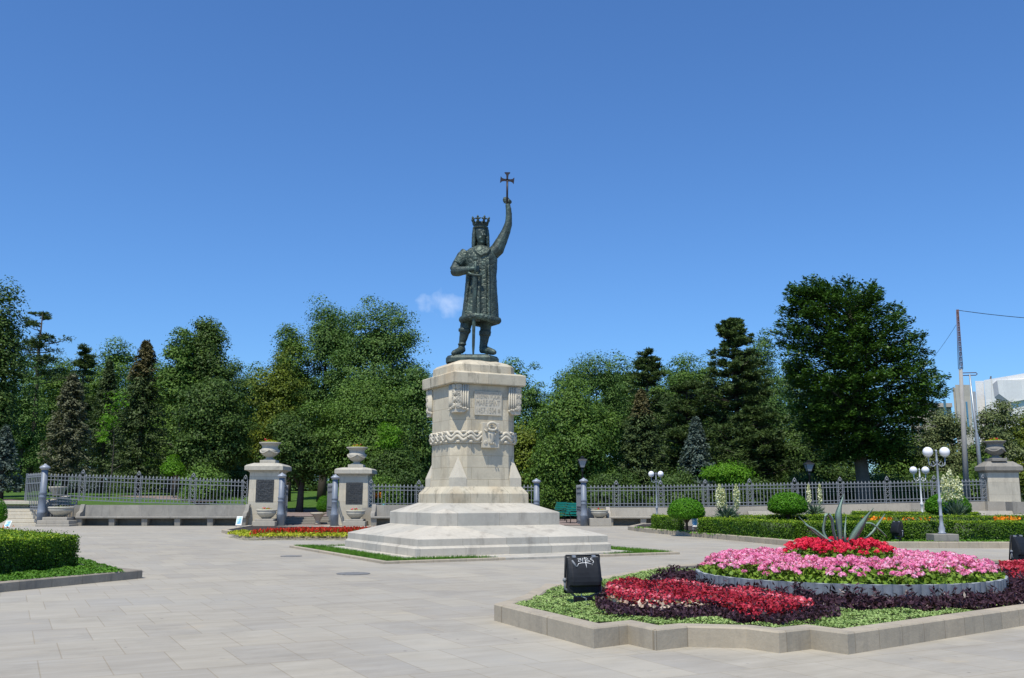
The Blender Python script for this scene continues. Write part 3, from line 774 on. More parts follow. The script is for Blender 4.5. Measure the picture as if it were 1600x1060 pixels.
# grass corners round the monument, inside a low kerb
cph, sph = math.cos(PHI), math.sin(PHI)
def L2W(x, y): return (CX + x * cph - y * sph, CY + x * sph + y * cph)
GO = 4.52
kpts = [L2W(-1.15, -GO), L2W(-GO, -GO), L2W(-GO, GO)]
kerb('kerb', list(reversed(kpts)), .13, .07, M['bed_kerb'], 'thin low stone kerb round the grass corner at the foot of the pedestal, left')
kerb('kerb', [L2W(1.75, -GO), L2W(GO, -GO), L2W(GO, -.5)], .13, .07, M['bed_kerb'], 'thin low stone kerb round the small grass corner right of the pedestal')
g1 = [L2W(-1.3, -GO + .13), L2W(-GO + .13, -GO + .13), L2W(-GO + .13, GO), L2W(-3.62, GO - .5), L2W(-3.62, -3.62), L2W(-1.8, -3.64)]
g2 = [L2W(1.9, -GO + .13), L2W(GO - .13, -GO + .13), L2W(GO - .13, -.5), L2W(3.7, -2.6), L2W(3.64, -3.64)]
g3 = [L2W(-3.9, 3.7), L2W(-3.6, 3.9), L2W(-1.5, 4.3), L2W(-1.5, 3.9)]
for g in (g1, g2): poly_sheet('soil', g, .03, M['soil'])
grass([g1, g2, g3], .03, 1300, .085, .014, M['lf_grass'], 3)
b = MB(); b.prism([L2W(-1.15, -GO), L2W(1.75, -GO), L2W(1.75, -3.62), L2W(-1.15, -3.62)], -.01, .056); tag(b.build('path', M['lime_step']), kind='structure')

# ------------------------------------------------------------------ the big flower bed in front
BH = .22
front = gp([(772, 970), (928, 1013.7), (981.8, 1006.9), (1025, 1016.9), (1076, 1011), (1167, 1013.7), (1218, 1021), (1267.7, 1014.7), (1325.8, 1023.2), (1600, 978)], 0)
d = Vector(front[-1]) - Vector(front[-2]); front.append(tuple(Vector(front[-1]) + d * .6))
back = [(14.5, 15.5), (14.2, 19.2), (11.0, 22.5), (6.5, 22.8), (3.2, 20.4)] + [tuple(G(x, y, BH)[:2]) for x, y in ((872, 912.5), (851, 912), (843, 918), (831, 921), (818, 930), (794, 937))]
outline = front + back
ko, inner_poly = kerb('kerb', outline, .24, BH, M['bed_kerb'], 'stepped sandstone kerb enclosing the round flower bed with the agave', closed=True)
inner_poly = [(p.x, p.y) for p in inner_poly]
poly_sheet('soil', inner_poly, .15, M['soil'])
BC = (5.25, 15.43); BR = 2.28           # the round raised bed
UC = (5.22, 15.55); UR = .90
circle = [(BC[0] + BR * math.cos(t), BC[1] + BR * math.sin(t)) for t in np.linspace(0, 2 * np.pi, 60, endpoint=False)]
def cut(px_poly, z): return gp(px_poly, z)
P_PURP = cut([(934, 918), (950, 912), (975, 908), (1010, 905), (1050, 902), (1085, 905), (1100, 925), (1180, 925), (1245, 935), (1310, 943), (1314, 952), (1268, 962), (1236, 966), (1180, 966), (1148, 963), (1127, 953), (1093, 956), (1035, 956), (957, 952), (936, 946), (930, 932)], .30)
P_BEG = cut([(948, 911), (983, 903), (1022, 910), (1056, 904), (1098, 913), (1127, 920), (1164, 916), (1180, 918), (1231, 930), (1273, 941), (1236, 950), (1180, 956), (1152, 951), (1127, 942), (1109, 938), (1075, 938), (1035, 939), (983, 939), (946, 927)], .34)
P_RING = [(BC[0] + (BR + .72 + .10 * math.sin(3 * t)) * math.cos(t), BC[1] + (BR + .72 + .10 * math.sin(3 * t)) * math.sin(t)) for t in np.linspace(0, 2 * np.pi, 60, endpoint=False)]
def clip_in(px_z, poly): return poly
P_RED2 = cut([(1560, 872), (1640, 868), (1700, 900), (1640, 905), (1590, 893), (1568, 885)], .42)
def shrink(poly, k=.97):
    c = np.mean(np.array(poly), 0); return [tuple(c + (np.array(p) - c) * k) for p in poly]
# light green ground cover: little bumpy cushions made of tiny leaves
def cover(rng, x, y, z, size, n_var, bump=.03, freq=9):
    n = len(x); hgt = z + bump * (np.sin(x * freq + 2 * np.sin(y * 3)) * np.cos(y * freq * 1.1 + np.sin(x * 4)) + 1) * .9 + rng.uniform(-.012, .012, n)
    C = np.stack([x, y, hgt], 1); N = rng.normal(size=(n, 3)) * .55 + [0, 0, 1]
    V, Q = leaf_arrays(C, N, rnd_quads(rng, n, size), rng, .8)
    pv = .5 + .5 * np.sin(x * 3.3) * np.cos(y * 2.7 + 1); return V, Q, np.clip(.6 * rng.rand(n) + .4 * pv, 0, 1)
rng = rs(11)
x, y = scatter(rng, shrink(inner_poly, .995), 3300, [circle, shrink(P_PURP, .92)])
k = (y < 19.5) & (x < 11.5); x, y = x[k], y[k]
k = ~(in_poly(x, y, P_RING) & (rng.rand(len(x)) < .9)); x, y = x[k], y[k]
bald = (np.sin(x * 1.7 + .5) * np.sin(y * 2.3 + x)) > .93; k = ~(bald & (rng.rand(len(x)) < .7)); x, y = x[k], y[k]
V, Q, W = cover(rng, x, y, .185, .028, 0)
o = link('ground_cover', np_mesh('ground_cover', V, Q, W), M['lf_sedum']); o['kind'] = 'stuff'
# purple leaved plants
def leafy_mass(rng, x, y, z0, z1, size, aspect=.5, dome=None, up=.6):
    n = len(x); t = rng.rand(n) ** .6; z = z0 + (z1 - z0) * t
    if dome is not None: z = z * dome + z0 * (1 - dome)
    C = np.stack([x, y, z], 1); N = rng.normal(size=(n, 3)) + [0, 0, up]
    V, Q = leaf_arrays(C, N, rnd_quads(rng, n, size, .35), rng, aspect); return V, Q, rng.rand(n)
parts = []
PIN = shrink(inner_poly, .955)
def cl(x, y):
    k = in_poly(x, y, PIN); return x[k], y[k]
x, y = cl(*scatter(rng, P_PURP, 1900)); parts.append(leafy_mass(rng, x, y, .17, .30, .055, .5))
x, y = scatter(rng, P_RING, 1500, [circle]); k = in_poly(x, y, inner_poly) & (y < 19); x, y = x[k], y[k]
parts.append(leafy_mass(rng, x, y, .17, .31, .085, .38))
# taller shoots
x, y = scatter(rng, P_RING, 26, [circle]); k = in_poly(x, y, inner_poly) & (y < 18.5); x, y = x[k], y[k]
for xx, yy in zip(x, y):
    n = 11; hgt = rng.uniform(.33, .48); C = np.stack([xx + rng.normal(size=n) * .035, yy + rng.normal(size=n) * .035, rng.uniform(.27, hgt, n)], 1)
    T = np.stack([rng.normal(size=n), rng.normal(size=n), np.abs(rng.normal(size=n)) * .8], 1); N = np.cross(T, rng.normal(size=(n, 3)))
    V, Q = leaf_arrays(C, N, .10, rng, .3, T); parts.append((V, Q, rng.rand(n)))
V, Q, W = join_arrays(parts); o = link('purple_foliage', np_mesh('purple_foliage', V, Q, W), M['lf_purple']); o['kind'] = 'stuff'
parts = []
for poly in (P_BEG, P_RED2):
    x, y = cl(*scatter(rng, poly, 1900)); V, Q, W = leafy_mass(rng, x, y, .24, .37, .04, .85, None, .9)
    pv = .5 + .5 * np.sin(x * 4.1 + 1.5 * y); W = np.clip(W * .55 + .5 * pv ** 1.5, 0, 1); parts.append((V, Q, W))
V, Q, W = join_arrays(parts); o = link('begonia_flowers', np_mesh('begonia_flowers', V, Q, W), M['fl_begonia']); o['kind'] = 'stuff'
x, y = scatter(rng, P_BEG, 900); parts = [leafy_mass(rng, x, y, .2, .36, .05, .8)]
V, Q, W = join_arrays(parts); o = link('begonia_foliage', np_mesh('begonia_foliage', V, Q, W), M['lf_purple']); o['kind'] = 'stuff'
x, y = scatter(rng, cut([(942, 920), (962, 915), (975, 930), (1060, 940), (1110, 943), (1110, 950), (1040, 951), (970, 948), (944, 935)], .32), 120)
V, Q, W = leafy_mass(rng, x, y, .29, .35, .045, .9, None, 1.5); o = link('cream_flowers', np_mesh('cream_flowers', V, Q, W), M['fl_pale']); o['kind'] = 'stuff'

# round raised bed: ring of grey corrugated edging, pink geraniums, red geraniums above, an agave on top
def edging(c, R, z0, z1, seg, label):
    e = MB(); n = seg * 6; r0, r1 = [], []
    for i in range(n):
        a = 2 * math.pi * i / n; rr = R + .026 * abs(math.sin(math.pi * i / 6)) ** .6
        r0.append((c[0] + rr * math.cos(a), c[1] + rr * math.sin(a), z0)); r1.append((c[0] + rr * math.cos(a), c[1] + rr * math.sin(a), z1 + .006 * math.sin(i * .37)))
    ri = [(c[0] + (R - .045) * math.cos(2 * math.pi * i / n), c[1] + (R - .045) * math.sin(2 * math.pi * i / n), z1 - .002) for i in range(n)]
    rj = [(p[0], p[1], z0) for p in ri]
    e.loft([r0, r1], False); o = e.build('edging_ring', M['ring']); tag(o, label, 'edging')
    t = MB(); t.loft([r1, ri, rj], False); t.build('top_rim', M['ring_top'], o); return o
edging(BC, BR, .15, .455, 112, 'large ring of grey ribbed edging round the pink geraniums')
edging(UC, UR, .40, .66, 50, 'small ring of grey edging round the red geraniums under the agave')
b = MB(); b.lathe([(BR - .05, 0), (BR - .05, .36), (UR + .02, .44), (UR - .05, .56), (.01, .60)], (BC[0], BC[1], 0), 48, False, False); tag(b.build('soil', M['soil']), kind='structure')
def geranium(c, R0, R1, zf, fol, flo, nf, leafd, seed, names, skip_in=None):
    rng = rs(seed); A = math.pi * R1 * R1
    n = int(A * leafd); r = R1 * np.sqrt(rng.rand(n)); a = rng.rand(n) * 2 * np.pi
    k = r > R0; r, a = r[k], a[k]; n = len(r)
    z = zf(r) - rng.rand(n) ** .9 * .24; x, y = c[0] + r * np.cos(a), c[1] + r * np.sin(a)
    lump = .03 * np.sin(x * 11) * np.cos(y * 9); N = rng.normal(size=(n, 3)) * .8 + np.stack([.3 * np.cos(a), .3 * np.sin(a), np.ones(n)], 1)
    V, Q = leaf_arrays(np.stack([x, y, z + lump - .03], 1), N, rnd_quads(rng, n, .07, .3), rng, .95)
    o = link(names[0], np_mesh(names[0], V, Q, np.clip(rng.rand(n) * .7 + 5 * lump + .15, 0, 1)), fol); o['kind'] = 'stuff'
    r = R1 * np.sqrt(rng.rand(nf)); a = rng.rand(nf) * 2 * np.pi; k = (r > R0) & (r < R1 - .06)
    # fewer heads near the outer skirt, as the leaves show there
    k &= rng.rand(nf) < np.clip(1.25 - (r / R1) ** 10, .25, 1); r, a = r[k], a[k]; nf = len(r)
    cx, cy = c[0] + r * np.cos(a), c[1] + r * np.sin(a); cz = zf(r) + rng.uniform(-.03, .07, nf)
    m = 26; u = rng.normal(size=(nf, m, 3)); u[..., 2] = np.abs(u[..., 2]) * .8 - .12; u /= np.linalg.norm(u, axis=2, keepdims=True)
    hr = rng.uniform(.036, .058, (nf, 1, 1)); C = np.stack([cx, cy, cz], 1)[:, None, :] + u * hr * np.array([1, 1, .75])
    N = (u + rng.normal(size=u.shape) * .35).reshape(-1, 3); C = C.reshape(-1, 3)
    V, Q = leaf_arrays(C, N, rnd_quads(rng, len(C), .036, .3), rng, .95)
    hv = np.repeat(rng.rand(nf), m) * .55 + rng.rand(nf * m) * .5
    o = link(names[1], np_mesh(names[1], V, Q, np.clip(hv, 0, 1)), flo); o['kind'] = 'stuff'
# skirt rises quickly from the ring, then gently to the middle
geranium(BC, UR * .95, BR - .02, lambda r: .50 + .14 * np.clip((BR - r) / .40, 0, 1) ** .6 + .03 * (BR - r), M['lf_geranium'], M['fl_pink'], 1650, 1500, 21, ('geranium_foliage', 'pink_geranium_flowers'))
geranium(UC, 0, UR - .02, lambda r: .72 + .16 * np.clip((UR - r) / .35, 0, 1) ** .7, M['lf_geranium'], M['fl_red'], 330, 1500, 22, ('geranium_foliage', 'red_geranium_flowers'))

# agave
M['agave'] = stone('agave_leaf', (.19, .29, .225), .2, (.26, .32, .14), .3, 3, .15, rough=.5)
M['agave_edge'] = stone('yellow_green_agave_leaf_edge', (.30, .38, .16), .2, None, .3, 3, .1, rough=.5)  # lighter, yellower green than the leaf
AG = 15.5
ag = empty('agave', (UC[0], UC[1], .7), 0, 'large grey green agave with a tall upright leaf rising from the red geraniums', 'agave')
def agave_leaf(pts, wd, yoff, width_dir=None, name='leaf'):
    """pts: list of (px,py,dy); wd: widths in metres"""
    P = [D(x, y, AG + dy) - Vector((UC[0], UC[1], .7)) for x, y, dy in pts]; n = 22; cs = []
    for i in range(n + 1):
        t = i / n * (len(P) - 1); k = min(int(t), len(P) - 2); f = t - k
        p0 = P[max(k - 1, 0)]; p1 = P[k]; p2 = P[k + 1]; p3 = P[min(k + 2, len(P) - 1)]
        cs.append(.5 * ((2 * p1) + (p2 - p0) * f + (2 * p0 - 5 * p1 + 4 * p2 - p3) * f * f + (3 * p1 - p0 - 3 * p2 + p3) * f ** 3))
    b = MB(); rings = []
    wdir = Vector(width_dir or (1, 0, 0))
    for i, c in enumerate(cs):
        t = i / n; tt = t * (len(wd) - 1); k = min(int(tt), len(wd) - 2); wv = .86 * (wd[k] + (wd[k + 1] - wd[k]) * (tt - k))
        tan = (cs[min(i + 1, n)] - cs[max(i - 1, 0)]).normalized(); s_ = (wdir - tan * wdir.dot(tan)).normalized(); nn = tan.cross(s_)
        th = .012 + .10 * wv * (1 - t)
        rings.append([c - s_ * wv / 2 + nn * wv * .18, c + nn * -.01, c + s_ * wv / 2 + nn * wv * .18, c + nn * (-th - .01)])
    b.loft(rings, True, True); return b.build(name, M['agave'], ag)
agave_leaf([(1314, 850, 0), (1312, 825, -.03), (1311, 800, -.06), (1318, 773, .02)], [.085, .095, .12, .135, .06, .006], 0)
agave_leaf([(1321, 850, -.02), (1320, 832, -.05), (1322, 806, .2)], [.06, .06, .04, .004], 0)
agave_leaf([(1328, 850, -.08), (1338, 832, -.16), (1352, 810, -.25), (1365, 794, -.32)], [.12, .15, .13, .05, .004], 0, (.7, -.5, .5))
agave_leaf([(1340, 850, .1), (1358, 838, .25), (1372, 819, .36), (1382, 803, .42)], [.06, .06, .05, .004], 0, (.7, .3, .6))
agave_leaf([(1345, 818, .05), (1362, 818, .15), (1375, 828, .3), (1386, 838, .4)], [.02, .03, .02, .004], 0, (.2, .6, .7))
agave_leaf([(1309, 852, -.1), (1303, 832, -.22), (1300, 812, -.3), (1294, 803, -.38), (1289, 806, -.42)], [.055, .055, .06, .05, .03], 0)
agave_leaf([(1298, 850, .1), (1287, 832, .15), (1289, 812, .12), (1293, 803, .05), (1296, 804, 0)], [.05, .055, .05, .04, .02], 0, (.8, -.4, 0))
agave_leaf([(1308, 852, -.1), (1290, 842, -.35), (1272, 828, -.55), (1262, 822, -.6), (1258, 818, -.6)], [.05, .055, .05, .03, .004], 0, (.4, -.4, .7))
agave_leaf([(1300, 848, .1), (1282, 838, .2), (1265, 824, .3), (1248, 808, .35)], [.07, .075, .05, .004], 0, (.5, .2, .8))

# ------------------------------------------------------------------ floodlights
def floodlight(loc, rz, label, graffiti=False, group='floodlights aimed at the statue'):
    fl = empty('floodlight', loc, rz, label, 'floodlight', group)
    # housing: closed profile in (y,z), lofted along x; -y is the back of the lamp
    prof = [(.02, .665), (-.02, .66), (-.048, .63), (-.075, .58), (-.100, .525), (-.122, .465), (-.138, .405), (-.146, .345), (-.142, .30), (-.105, .275), (-.095, .20), (.03, .185), (.075, .20)]
    W2 = .225; b = MB(); rings = []
    for xx, k in ((-W2, .80), (-W2 + .03, .96), (-W2 + .05, 1), (W2 - .05, 1), (W2 - .03, .96), (W2, .80)):
        rings.append([(xx, .03 + (y - .03) * k, .42 + (z - .42) * (.97 if k < 1 else 1)) for y, z in prof])
    b.loft(rings[::-1]); hs = b.build('housing', M['black_metal'], fl)
    b = MB()
    for (p, q) in (((-W2 - .012, .03, .68), (W2 + .012, .03, .68)), ((-W2 - .012, .09, .19), (W2 + .012, .09, .19)), ((-W2 - .012, .03, .68), (-W2 - .012, .09, .19)), ((W2 + .012, .03, .68), (W2 + .012, .09, .19))):
        b.tube([p, q], .016, 6)
    b.build('front_frame', M['black_metal'], fl)
    for xx in (-.135, .145): MB().box((xx, -.008, .672), (.045, .05, .028)).build('clip', M['iron_light'], fl)
    b = MB(); b.tube([(-W2 - .03, .03, .37), (-W2 - .03, .03, .25), (-.10, .02, .135), (.10, .02, .135), (W2 + .03, .03, .20), (W2 + .03, .03, .37)], .016, 6)
    for s_ in (-1, 1): b.ball((s_ * (W2 + .03), .03, .36), .03, 8, 6)
    b.build('bracket', M['iron'], fl)
    b = MB(); b.box((0, .02, .112), (.26, .05, .045)); b.box((-.11, .02, .045), (.03, .04, .09)); b.box((.125, .02, .045), (.03, .04, .09)); b.build('stand', M['rust'], fl)
    b = MB(); b.box((.02, -.03, .04), (.09, .05, .075), 0, .008); b.build('junction_box', M['iron_light'], fl)
    b = MB(); b.tube([(-.05, -.06, .19), (-.05, -.07, .15), (-.02, -.075, .135), (.02, -.07, .12), (.0, -.065, .07), (-.03, -.05, .05)], .008, 6); b.build('cable', M['ring_top'], fl)
    if graffiti:
        ys = [p[0] for p in prof[1:8]]; zs = [p[1] for p in prof[1:8]]
        def on(X, Y):
            x_ = (X - 575) / 10.6 / 125; z_ = .672 - (Y - 105) / 10.6 / 125
            return (x_, float(np.interp(z_, zs[::-1], ys[::-1])) - .001, z_)
        b = MB()
        for st_ in ([(455, 150), (497, 143), (470, 172), (452, 192), (503, 186)], [(517, 138), (503, 168), (548, 170)], [(556, 135), (540, 208)], [(592, 125), (594, 200), (597, 250), (599, 300)],
                    [(575, 138), (630, 135), (648, 150), (600, 168), (655, 176), (684, 196), (640, 204), (600, 203)], [(735, 135), (700, 143), (695, 160), (735, 175), (745, 200), (722, 228)], [(432, 268), (458, 228), (520, 216), (600, 215), (702, 238)], [(706, 252), (716, 254)]):
            b.tube([on(*p) for p in st_], .0045, 5)
        b.build('graffiti', M['white_iron'], fl)
        b = MB(); b.tube([on(345, 170), on(375, 220), on(410, 285)], [.012, .016, .013], 6); b.tube([on(410, 285), on(435, 262)], [.014, .006], 6); b.build('scratch', M['iron'], fl)
    return fl
p = G(912, 949, .15); floodlight((p.x, p.y, .15), math.radians(13), 'black floodlight with white graffiti scrawl, standing left of the red begonias', True)
p = G(1600, 889, .15); floodlight((p.x - .08, p.y, .15), math.radians(38), 'dark floodlight cut by the picture edge beside the pink geraniums')
p = G(1403, 846.5, .15); floodlight((p.x, p.y, .15), math.radians(-78), 'small floodlight seen edge-on before the front hedge, near the globe lamp')

# manhole covers
M['cast'] = plain('cast_iron_cover', (.17, .17, .165), .7, .0, .3, 12)
for px, py, rr, lb in ((552, 897, .36, 'dark round manhole cover in the paving in front of the grass corner'), (455, 869.5, .30, 'smaller dark manhole cover in the paving left of the pedestal')):
    g = G(px, py); b = MB(); b.lathe([(rr, .001), (rr, .012), (rr * .9, .014), (.01, .014)], (g.x, g.y, 0), 24, False); tag(b.build('manhole_cover', M['cast']), lb, 'manhole cover')

# ------------------------------------------------------------------ hedges
def hedge(poly, z0, z1, dens, size, label, seed, mat='lf_hedge', group=None, core=True, wob=.03):
    """clipped hedge over a ground polygon: leaves over a dark inner block"""
    rng = rs(seed); parts = []; n = len(poly)
    cen = np.mean(np.array(poly), 0)
    for i in range(n):
        p, q = np.array(poly[i]), np.array(poly[(i + 1) % n]); L = np.linalg.norm(q - p); m = int(L * (z1 - z0) * dens)
        t = rng.rand(m)[:, None]; z = z0 + (z1 - z0) * rng.rand(m); d_ = (q - p) / max(L, 1e-6); nn = np.array([d_[1], -d_[0]])
        if np.dot(nn, (p + q) / 2 - cen) < 0: nn = -nn
        xy = p + (q - p) * t + nn * (rng.normal(size=(m, 1)) * size * .8 + wob * np.sin(9 * t * L / 2 + z[:, None] * 6))
        C = np.column_stack([xy, z]); N = rng.normal(size=(m, 3)) * .7 + np.append(nn, .5)
        V, Q = leaf_arrays(C, N, rnd_quads(rng, m, size, .3), rng, .7)
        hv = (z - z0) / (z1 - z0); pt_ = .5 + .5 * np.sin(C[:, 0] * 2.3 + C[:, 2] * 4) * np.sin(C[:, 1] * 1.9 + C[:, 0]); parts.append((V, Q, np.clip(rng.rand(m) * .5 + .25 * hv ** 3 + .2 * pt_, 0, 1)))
    x, y = scatter(rng, poly, dens); m = len(x); z = z1 + rng.normal(size=m) * size * .45 + wob * .6 * np.sin(x * 3) * np.cos(y * 3.7)
    N = rng.normal(size=(m, 3)) * .6 + [0, 0, 1]; V, Q = leaf_arrays(np.column_stack([x, y, z]), N, rnd_quads(rng, m, size, .3), rng, .7)
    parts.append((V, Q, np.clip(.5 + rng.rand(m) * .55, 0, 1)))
    # a few escaping twigs
    m = int(max(12, .02 * len(x))); k = rng.randint(0, len(x), m); N = rng.normal(size=(m, 3))
    V, Q = leaf_arrays(np.column_stack([x[k], y[k], z1 + size * rng.uniform(.4, 2.6, m)]), N, size, rng, .6); parts.append((V, Q, rng.rand(m)))
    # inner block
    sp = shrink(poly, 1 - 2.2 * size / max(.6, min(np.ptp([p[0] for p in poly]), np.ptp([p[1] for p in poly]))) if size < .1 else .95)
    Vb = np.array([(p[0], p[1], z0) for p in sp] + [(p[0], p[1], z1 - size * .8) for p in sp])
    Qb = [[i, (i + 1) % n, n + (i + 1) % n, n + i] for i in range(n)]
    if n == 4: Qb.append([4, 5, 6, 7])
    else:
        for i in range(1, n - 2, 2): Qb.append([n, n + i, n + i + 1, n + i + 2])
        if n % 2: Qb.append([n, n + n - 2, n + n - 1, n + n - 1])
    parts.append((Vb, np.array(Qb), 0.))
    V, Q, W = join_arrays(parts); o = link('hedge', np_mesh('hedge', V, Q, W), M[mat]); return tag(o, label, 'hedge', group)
# left hedge in its kerbed bed
kz = .17
lk = [tuple(G(-260, 958)[:2]), tuple(G(0, 926)[:2]), tuple(G(222, 904)[:2]), tuple(G(120, 880, kz)[:2]), tuple((-15.5, 31.0))]
kerb('kerb', lk, .22, kz, M['kerb_grey'], 'dark weathered stone kerb round the left hedge bed')
bed = lk + [(-30, 31)]
poly_sheet('soil', [(a * .985 - .1, b_ + .1) for a, b_ in bed], .12, M['soil'])
rng = rs(5); gpoly = [tuple(G(-260, 945, kz)[:2]), tuple(G(0, 909, kz)[:2]), tuple(G(196, 893, kz)[:2]), tuple(G(122, 871, kz)[:2]), (-15, 27), (-24, 27)]
x, y = scatter(rng, gpoly, 1500); V, Q, W = cover(rng, x, y, .15, .045, 0, .025, 7); o = link('ground_cover', np_mesh('ground_cover', V, Q, W * .75), M['lf_grass']); o['kind'] = 'stuff'
A = G(119, 885, kz); B = G(-150, 915, kz)
hp = [tuple(B[:2]), tuple(G(0, 898, kz)[:2]), tuple(A[:2]), (-12.7, 24.4), (-14.6, 26.8), (-26, 27.5)]
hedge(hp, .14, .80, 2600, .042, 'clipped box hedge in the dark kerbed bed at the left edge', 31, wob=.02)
b = MB(); pl_ = []
rng = rs(9); n = 60; C = np.column_stack([rng.normal(-13.9, .5, n), rng.normal(24.6, .6, n), rng.uniform(.80, .92, n)]); V, Q = leaf_arrays(C, rng.normal(size=(n, 3)) + [0, -.5, 1], .09, rng, .9)
o = link('orange_flowers', np_mesh('orange_flowers', V, Q, rng.rand(n)), M['fl_orange']); o['kind'] = 'stuff'

# hedge garden on the right
KH = .2
rk = [tuple(G(x, y)[:2]) for x, y in ((1040, 822.5), (1000, 824), (981, 828.5), (1010, 832.5), (1100, 840.5), (1232, 853.5), (1300, 856.5), (1600, 857), (1900, 857))]
kerb('kerb', rk, .25, KH, M['bed_kerb'], 'long pale kerb in front of the clipped hedge garden on the right')
poly_sheet('soil', rk + [(48, 52), (9, 52)], .15, M['soil'])
rng = rs(6); gq = [tuple(G(x, y, .2)[:2]) for x, y in ((992, 824), (1030, 827.5), (1100, 833), (1240, 844.5), (1300, 846.5), (1700, 847), (1700, 836), (1240, 836), (1090, 830), (1020, 823))]
x, y = scatter(rng, gq, 130); V, Q, W = cover(rng, x, y, .16, .10, 0, .03, 5); o = link('ground_cover', np_mesh('ground_cover', V, Q, W), M['lf_grass']); o['kind'] = 'stuff'
def HP(l, z=.18): return [tuple(G(x, y, z)[:2]) for x, y in l]
g0 = [G(1021, 826, .2), G(1064, 829.5, .2)]
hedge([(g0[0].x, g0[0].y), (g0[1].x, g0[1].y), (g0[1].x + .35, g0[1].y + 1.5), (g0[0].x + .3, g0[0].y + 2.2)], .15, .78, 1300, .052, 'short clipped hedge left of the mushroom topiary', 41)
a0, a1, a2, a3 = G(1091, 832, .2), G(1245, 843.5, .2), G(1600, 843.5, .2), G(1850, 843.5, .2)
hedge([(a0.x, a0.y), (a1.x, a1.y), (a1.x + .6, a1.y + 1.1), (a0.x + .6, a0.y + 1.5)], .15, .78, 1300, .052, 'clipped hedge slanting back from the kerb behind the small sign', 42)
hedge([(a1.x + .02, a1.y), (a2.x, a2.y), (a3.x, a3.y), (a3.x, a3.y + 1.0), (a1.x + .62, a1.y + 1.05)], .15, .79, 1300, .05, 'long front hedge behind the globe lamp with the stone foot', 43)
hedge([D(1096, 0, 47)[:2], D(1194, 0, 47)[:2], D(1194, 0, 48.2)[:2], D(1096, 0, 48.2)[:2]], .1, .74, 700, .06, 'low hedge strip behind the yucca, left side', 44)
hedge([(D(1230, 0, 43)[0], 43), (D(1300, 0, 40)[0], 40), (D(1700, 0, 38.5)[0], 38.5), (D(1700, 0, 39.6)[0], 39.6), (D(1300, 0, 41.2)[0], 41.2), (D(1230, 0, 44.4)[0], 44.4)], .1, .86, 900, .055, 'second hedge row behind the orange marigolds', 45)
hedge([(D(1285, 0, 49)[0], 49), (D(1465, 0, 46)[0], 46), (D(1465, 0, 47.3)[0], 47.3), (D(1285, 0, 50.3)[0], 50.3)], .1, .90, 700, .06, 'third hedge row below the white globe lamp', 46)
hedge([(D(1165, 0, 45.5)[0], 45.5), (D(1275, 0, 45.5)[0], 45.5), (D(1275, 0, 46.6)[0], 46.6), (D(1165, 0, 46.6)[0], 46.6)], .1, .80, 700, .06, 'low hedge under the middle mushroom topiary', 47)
parts = []
for xa, xb, Y, n in ((1298, 1343, 36.5, 75), (1380, 1398, 36.5, 10), (1486, 1524, 37.0, 95), (1350, 1375, 37, 12)):
    xs = rng.uniform(xa, xb, n); C = np.array([D(q, 0, Y + rng.normal() * .5)[:] for q in xs]); C[:, 2] = rng.uniform(.76, .90, n)
    V, Q = leaf_arrays(C, rng.normal(size=(n, 3)) + [0, -.6, 1], .11, rng, .9); parts.append((V, Q, rng.rand(n)))
V, Q, W = join_arrays(parts); o = link('marigold_flowers', np_mesh('marigold_flowers', V, Q, W), M['fl_orange']); o['kind'] = 'stuff'

# topiary mushrooms
def topiary(px, pt, pb, hw, pbase, Y, label, seed, group='mushroom topiaries'):
    c = D(px, (pt + pb) / 2, Y); top = D(px, pt, Y).z; bot = D(px, pb, Y).z; base = D(px, pbase, Y).z; base = max(base, .12)
    R = hw / F * Y; t = empty('topiary_shrub', (c.x, Y, base), 0, label, 'topiary', group)
    rng = rs(seed); hgt = top - bot; parts = []
    def shell(n, k, sz):
        u = rng.normal(size=(n, 3)); u /= np.linalg.norm(u, axis=1, keepdims=True)
        z = np.where(u[:, 2] > 0, u[:, 2] * .72, u[:, 2] * .28)          # flatter below
        rr = np.sqrt(np.clip(1 - u[:, 2] ** 2, 0, 1)) ** .86
        nxy = u[:, :2] / (np.linalg.norm(u[:, :2], axis=1, keepdims=True) + 1e-6)
        C = np.column_stack([nxy * (rr * R * k)[:, None], (bot - base) + hgt * .28 + z * hgt * k])
        C += rng.normal(size=C.shape) * sz * .3
        V, Q = leaf_arrays(C, u + rng.normal(size=u.shape) * .5, rnd_quads(rng, n, sz), rng, .6)
        return V, Q, rng.rand(n)
    parts.append(shell(int(5200), 1.0, R * .085)); parts.append(shell(2500, .93, R * .12))
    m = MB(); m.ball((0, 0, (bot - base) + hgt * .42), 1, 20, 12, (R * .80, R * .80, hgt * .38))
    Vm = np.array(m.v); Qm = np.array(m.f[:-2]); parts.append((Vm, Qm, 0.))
    V, Q, W = join_arrays(parts); link('crown', np_mesh('crown', V, Q, W), M['lf_topiary'], t)
    b = MB(); b.tube([(0, 0, 0), (.01, 0, (bot - base) * .5), (0, 0, bot - base + .15)], [.07, .055, .06], 8)
    for k in range(5):
        a = k * 1.3; b.tube([(0, 0, (bot - base) * .6), (.3 * R * math.cos(a), .3 * R * math.sin(a), bot - base + .12)], [.04, .025], 6)
    b.build('trunk', M['bark'], t); return t
topiary(1072, 779, 811, 28, 829, 41.6, 'mushroom shaped topiary on a thin trunk between the hedges beside the small sign', 51)
topiary(1230.5, 770, 803, 29.5, 815, 45, 'mushroom shaped topiary behind the long hedge, left of the agave', 52)
topiary(1480.5, 771, 804, 32.5, 812, 44, 'round clipped shrub behind the lamp post and white yucca flowers', 53)
topiary(-9, 778, 818, 18.5, 830, 40, 'round bright topiary cut by the left picture edge below the steps', 54)
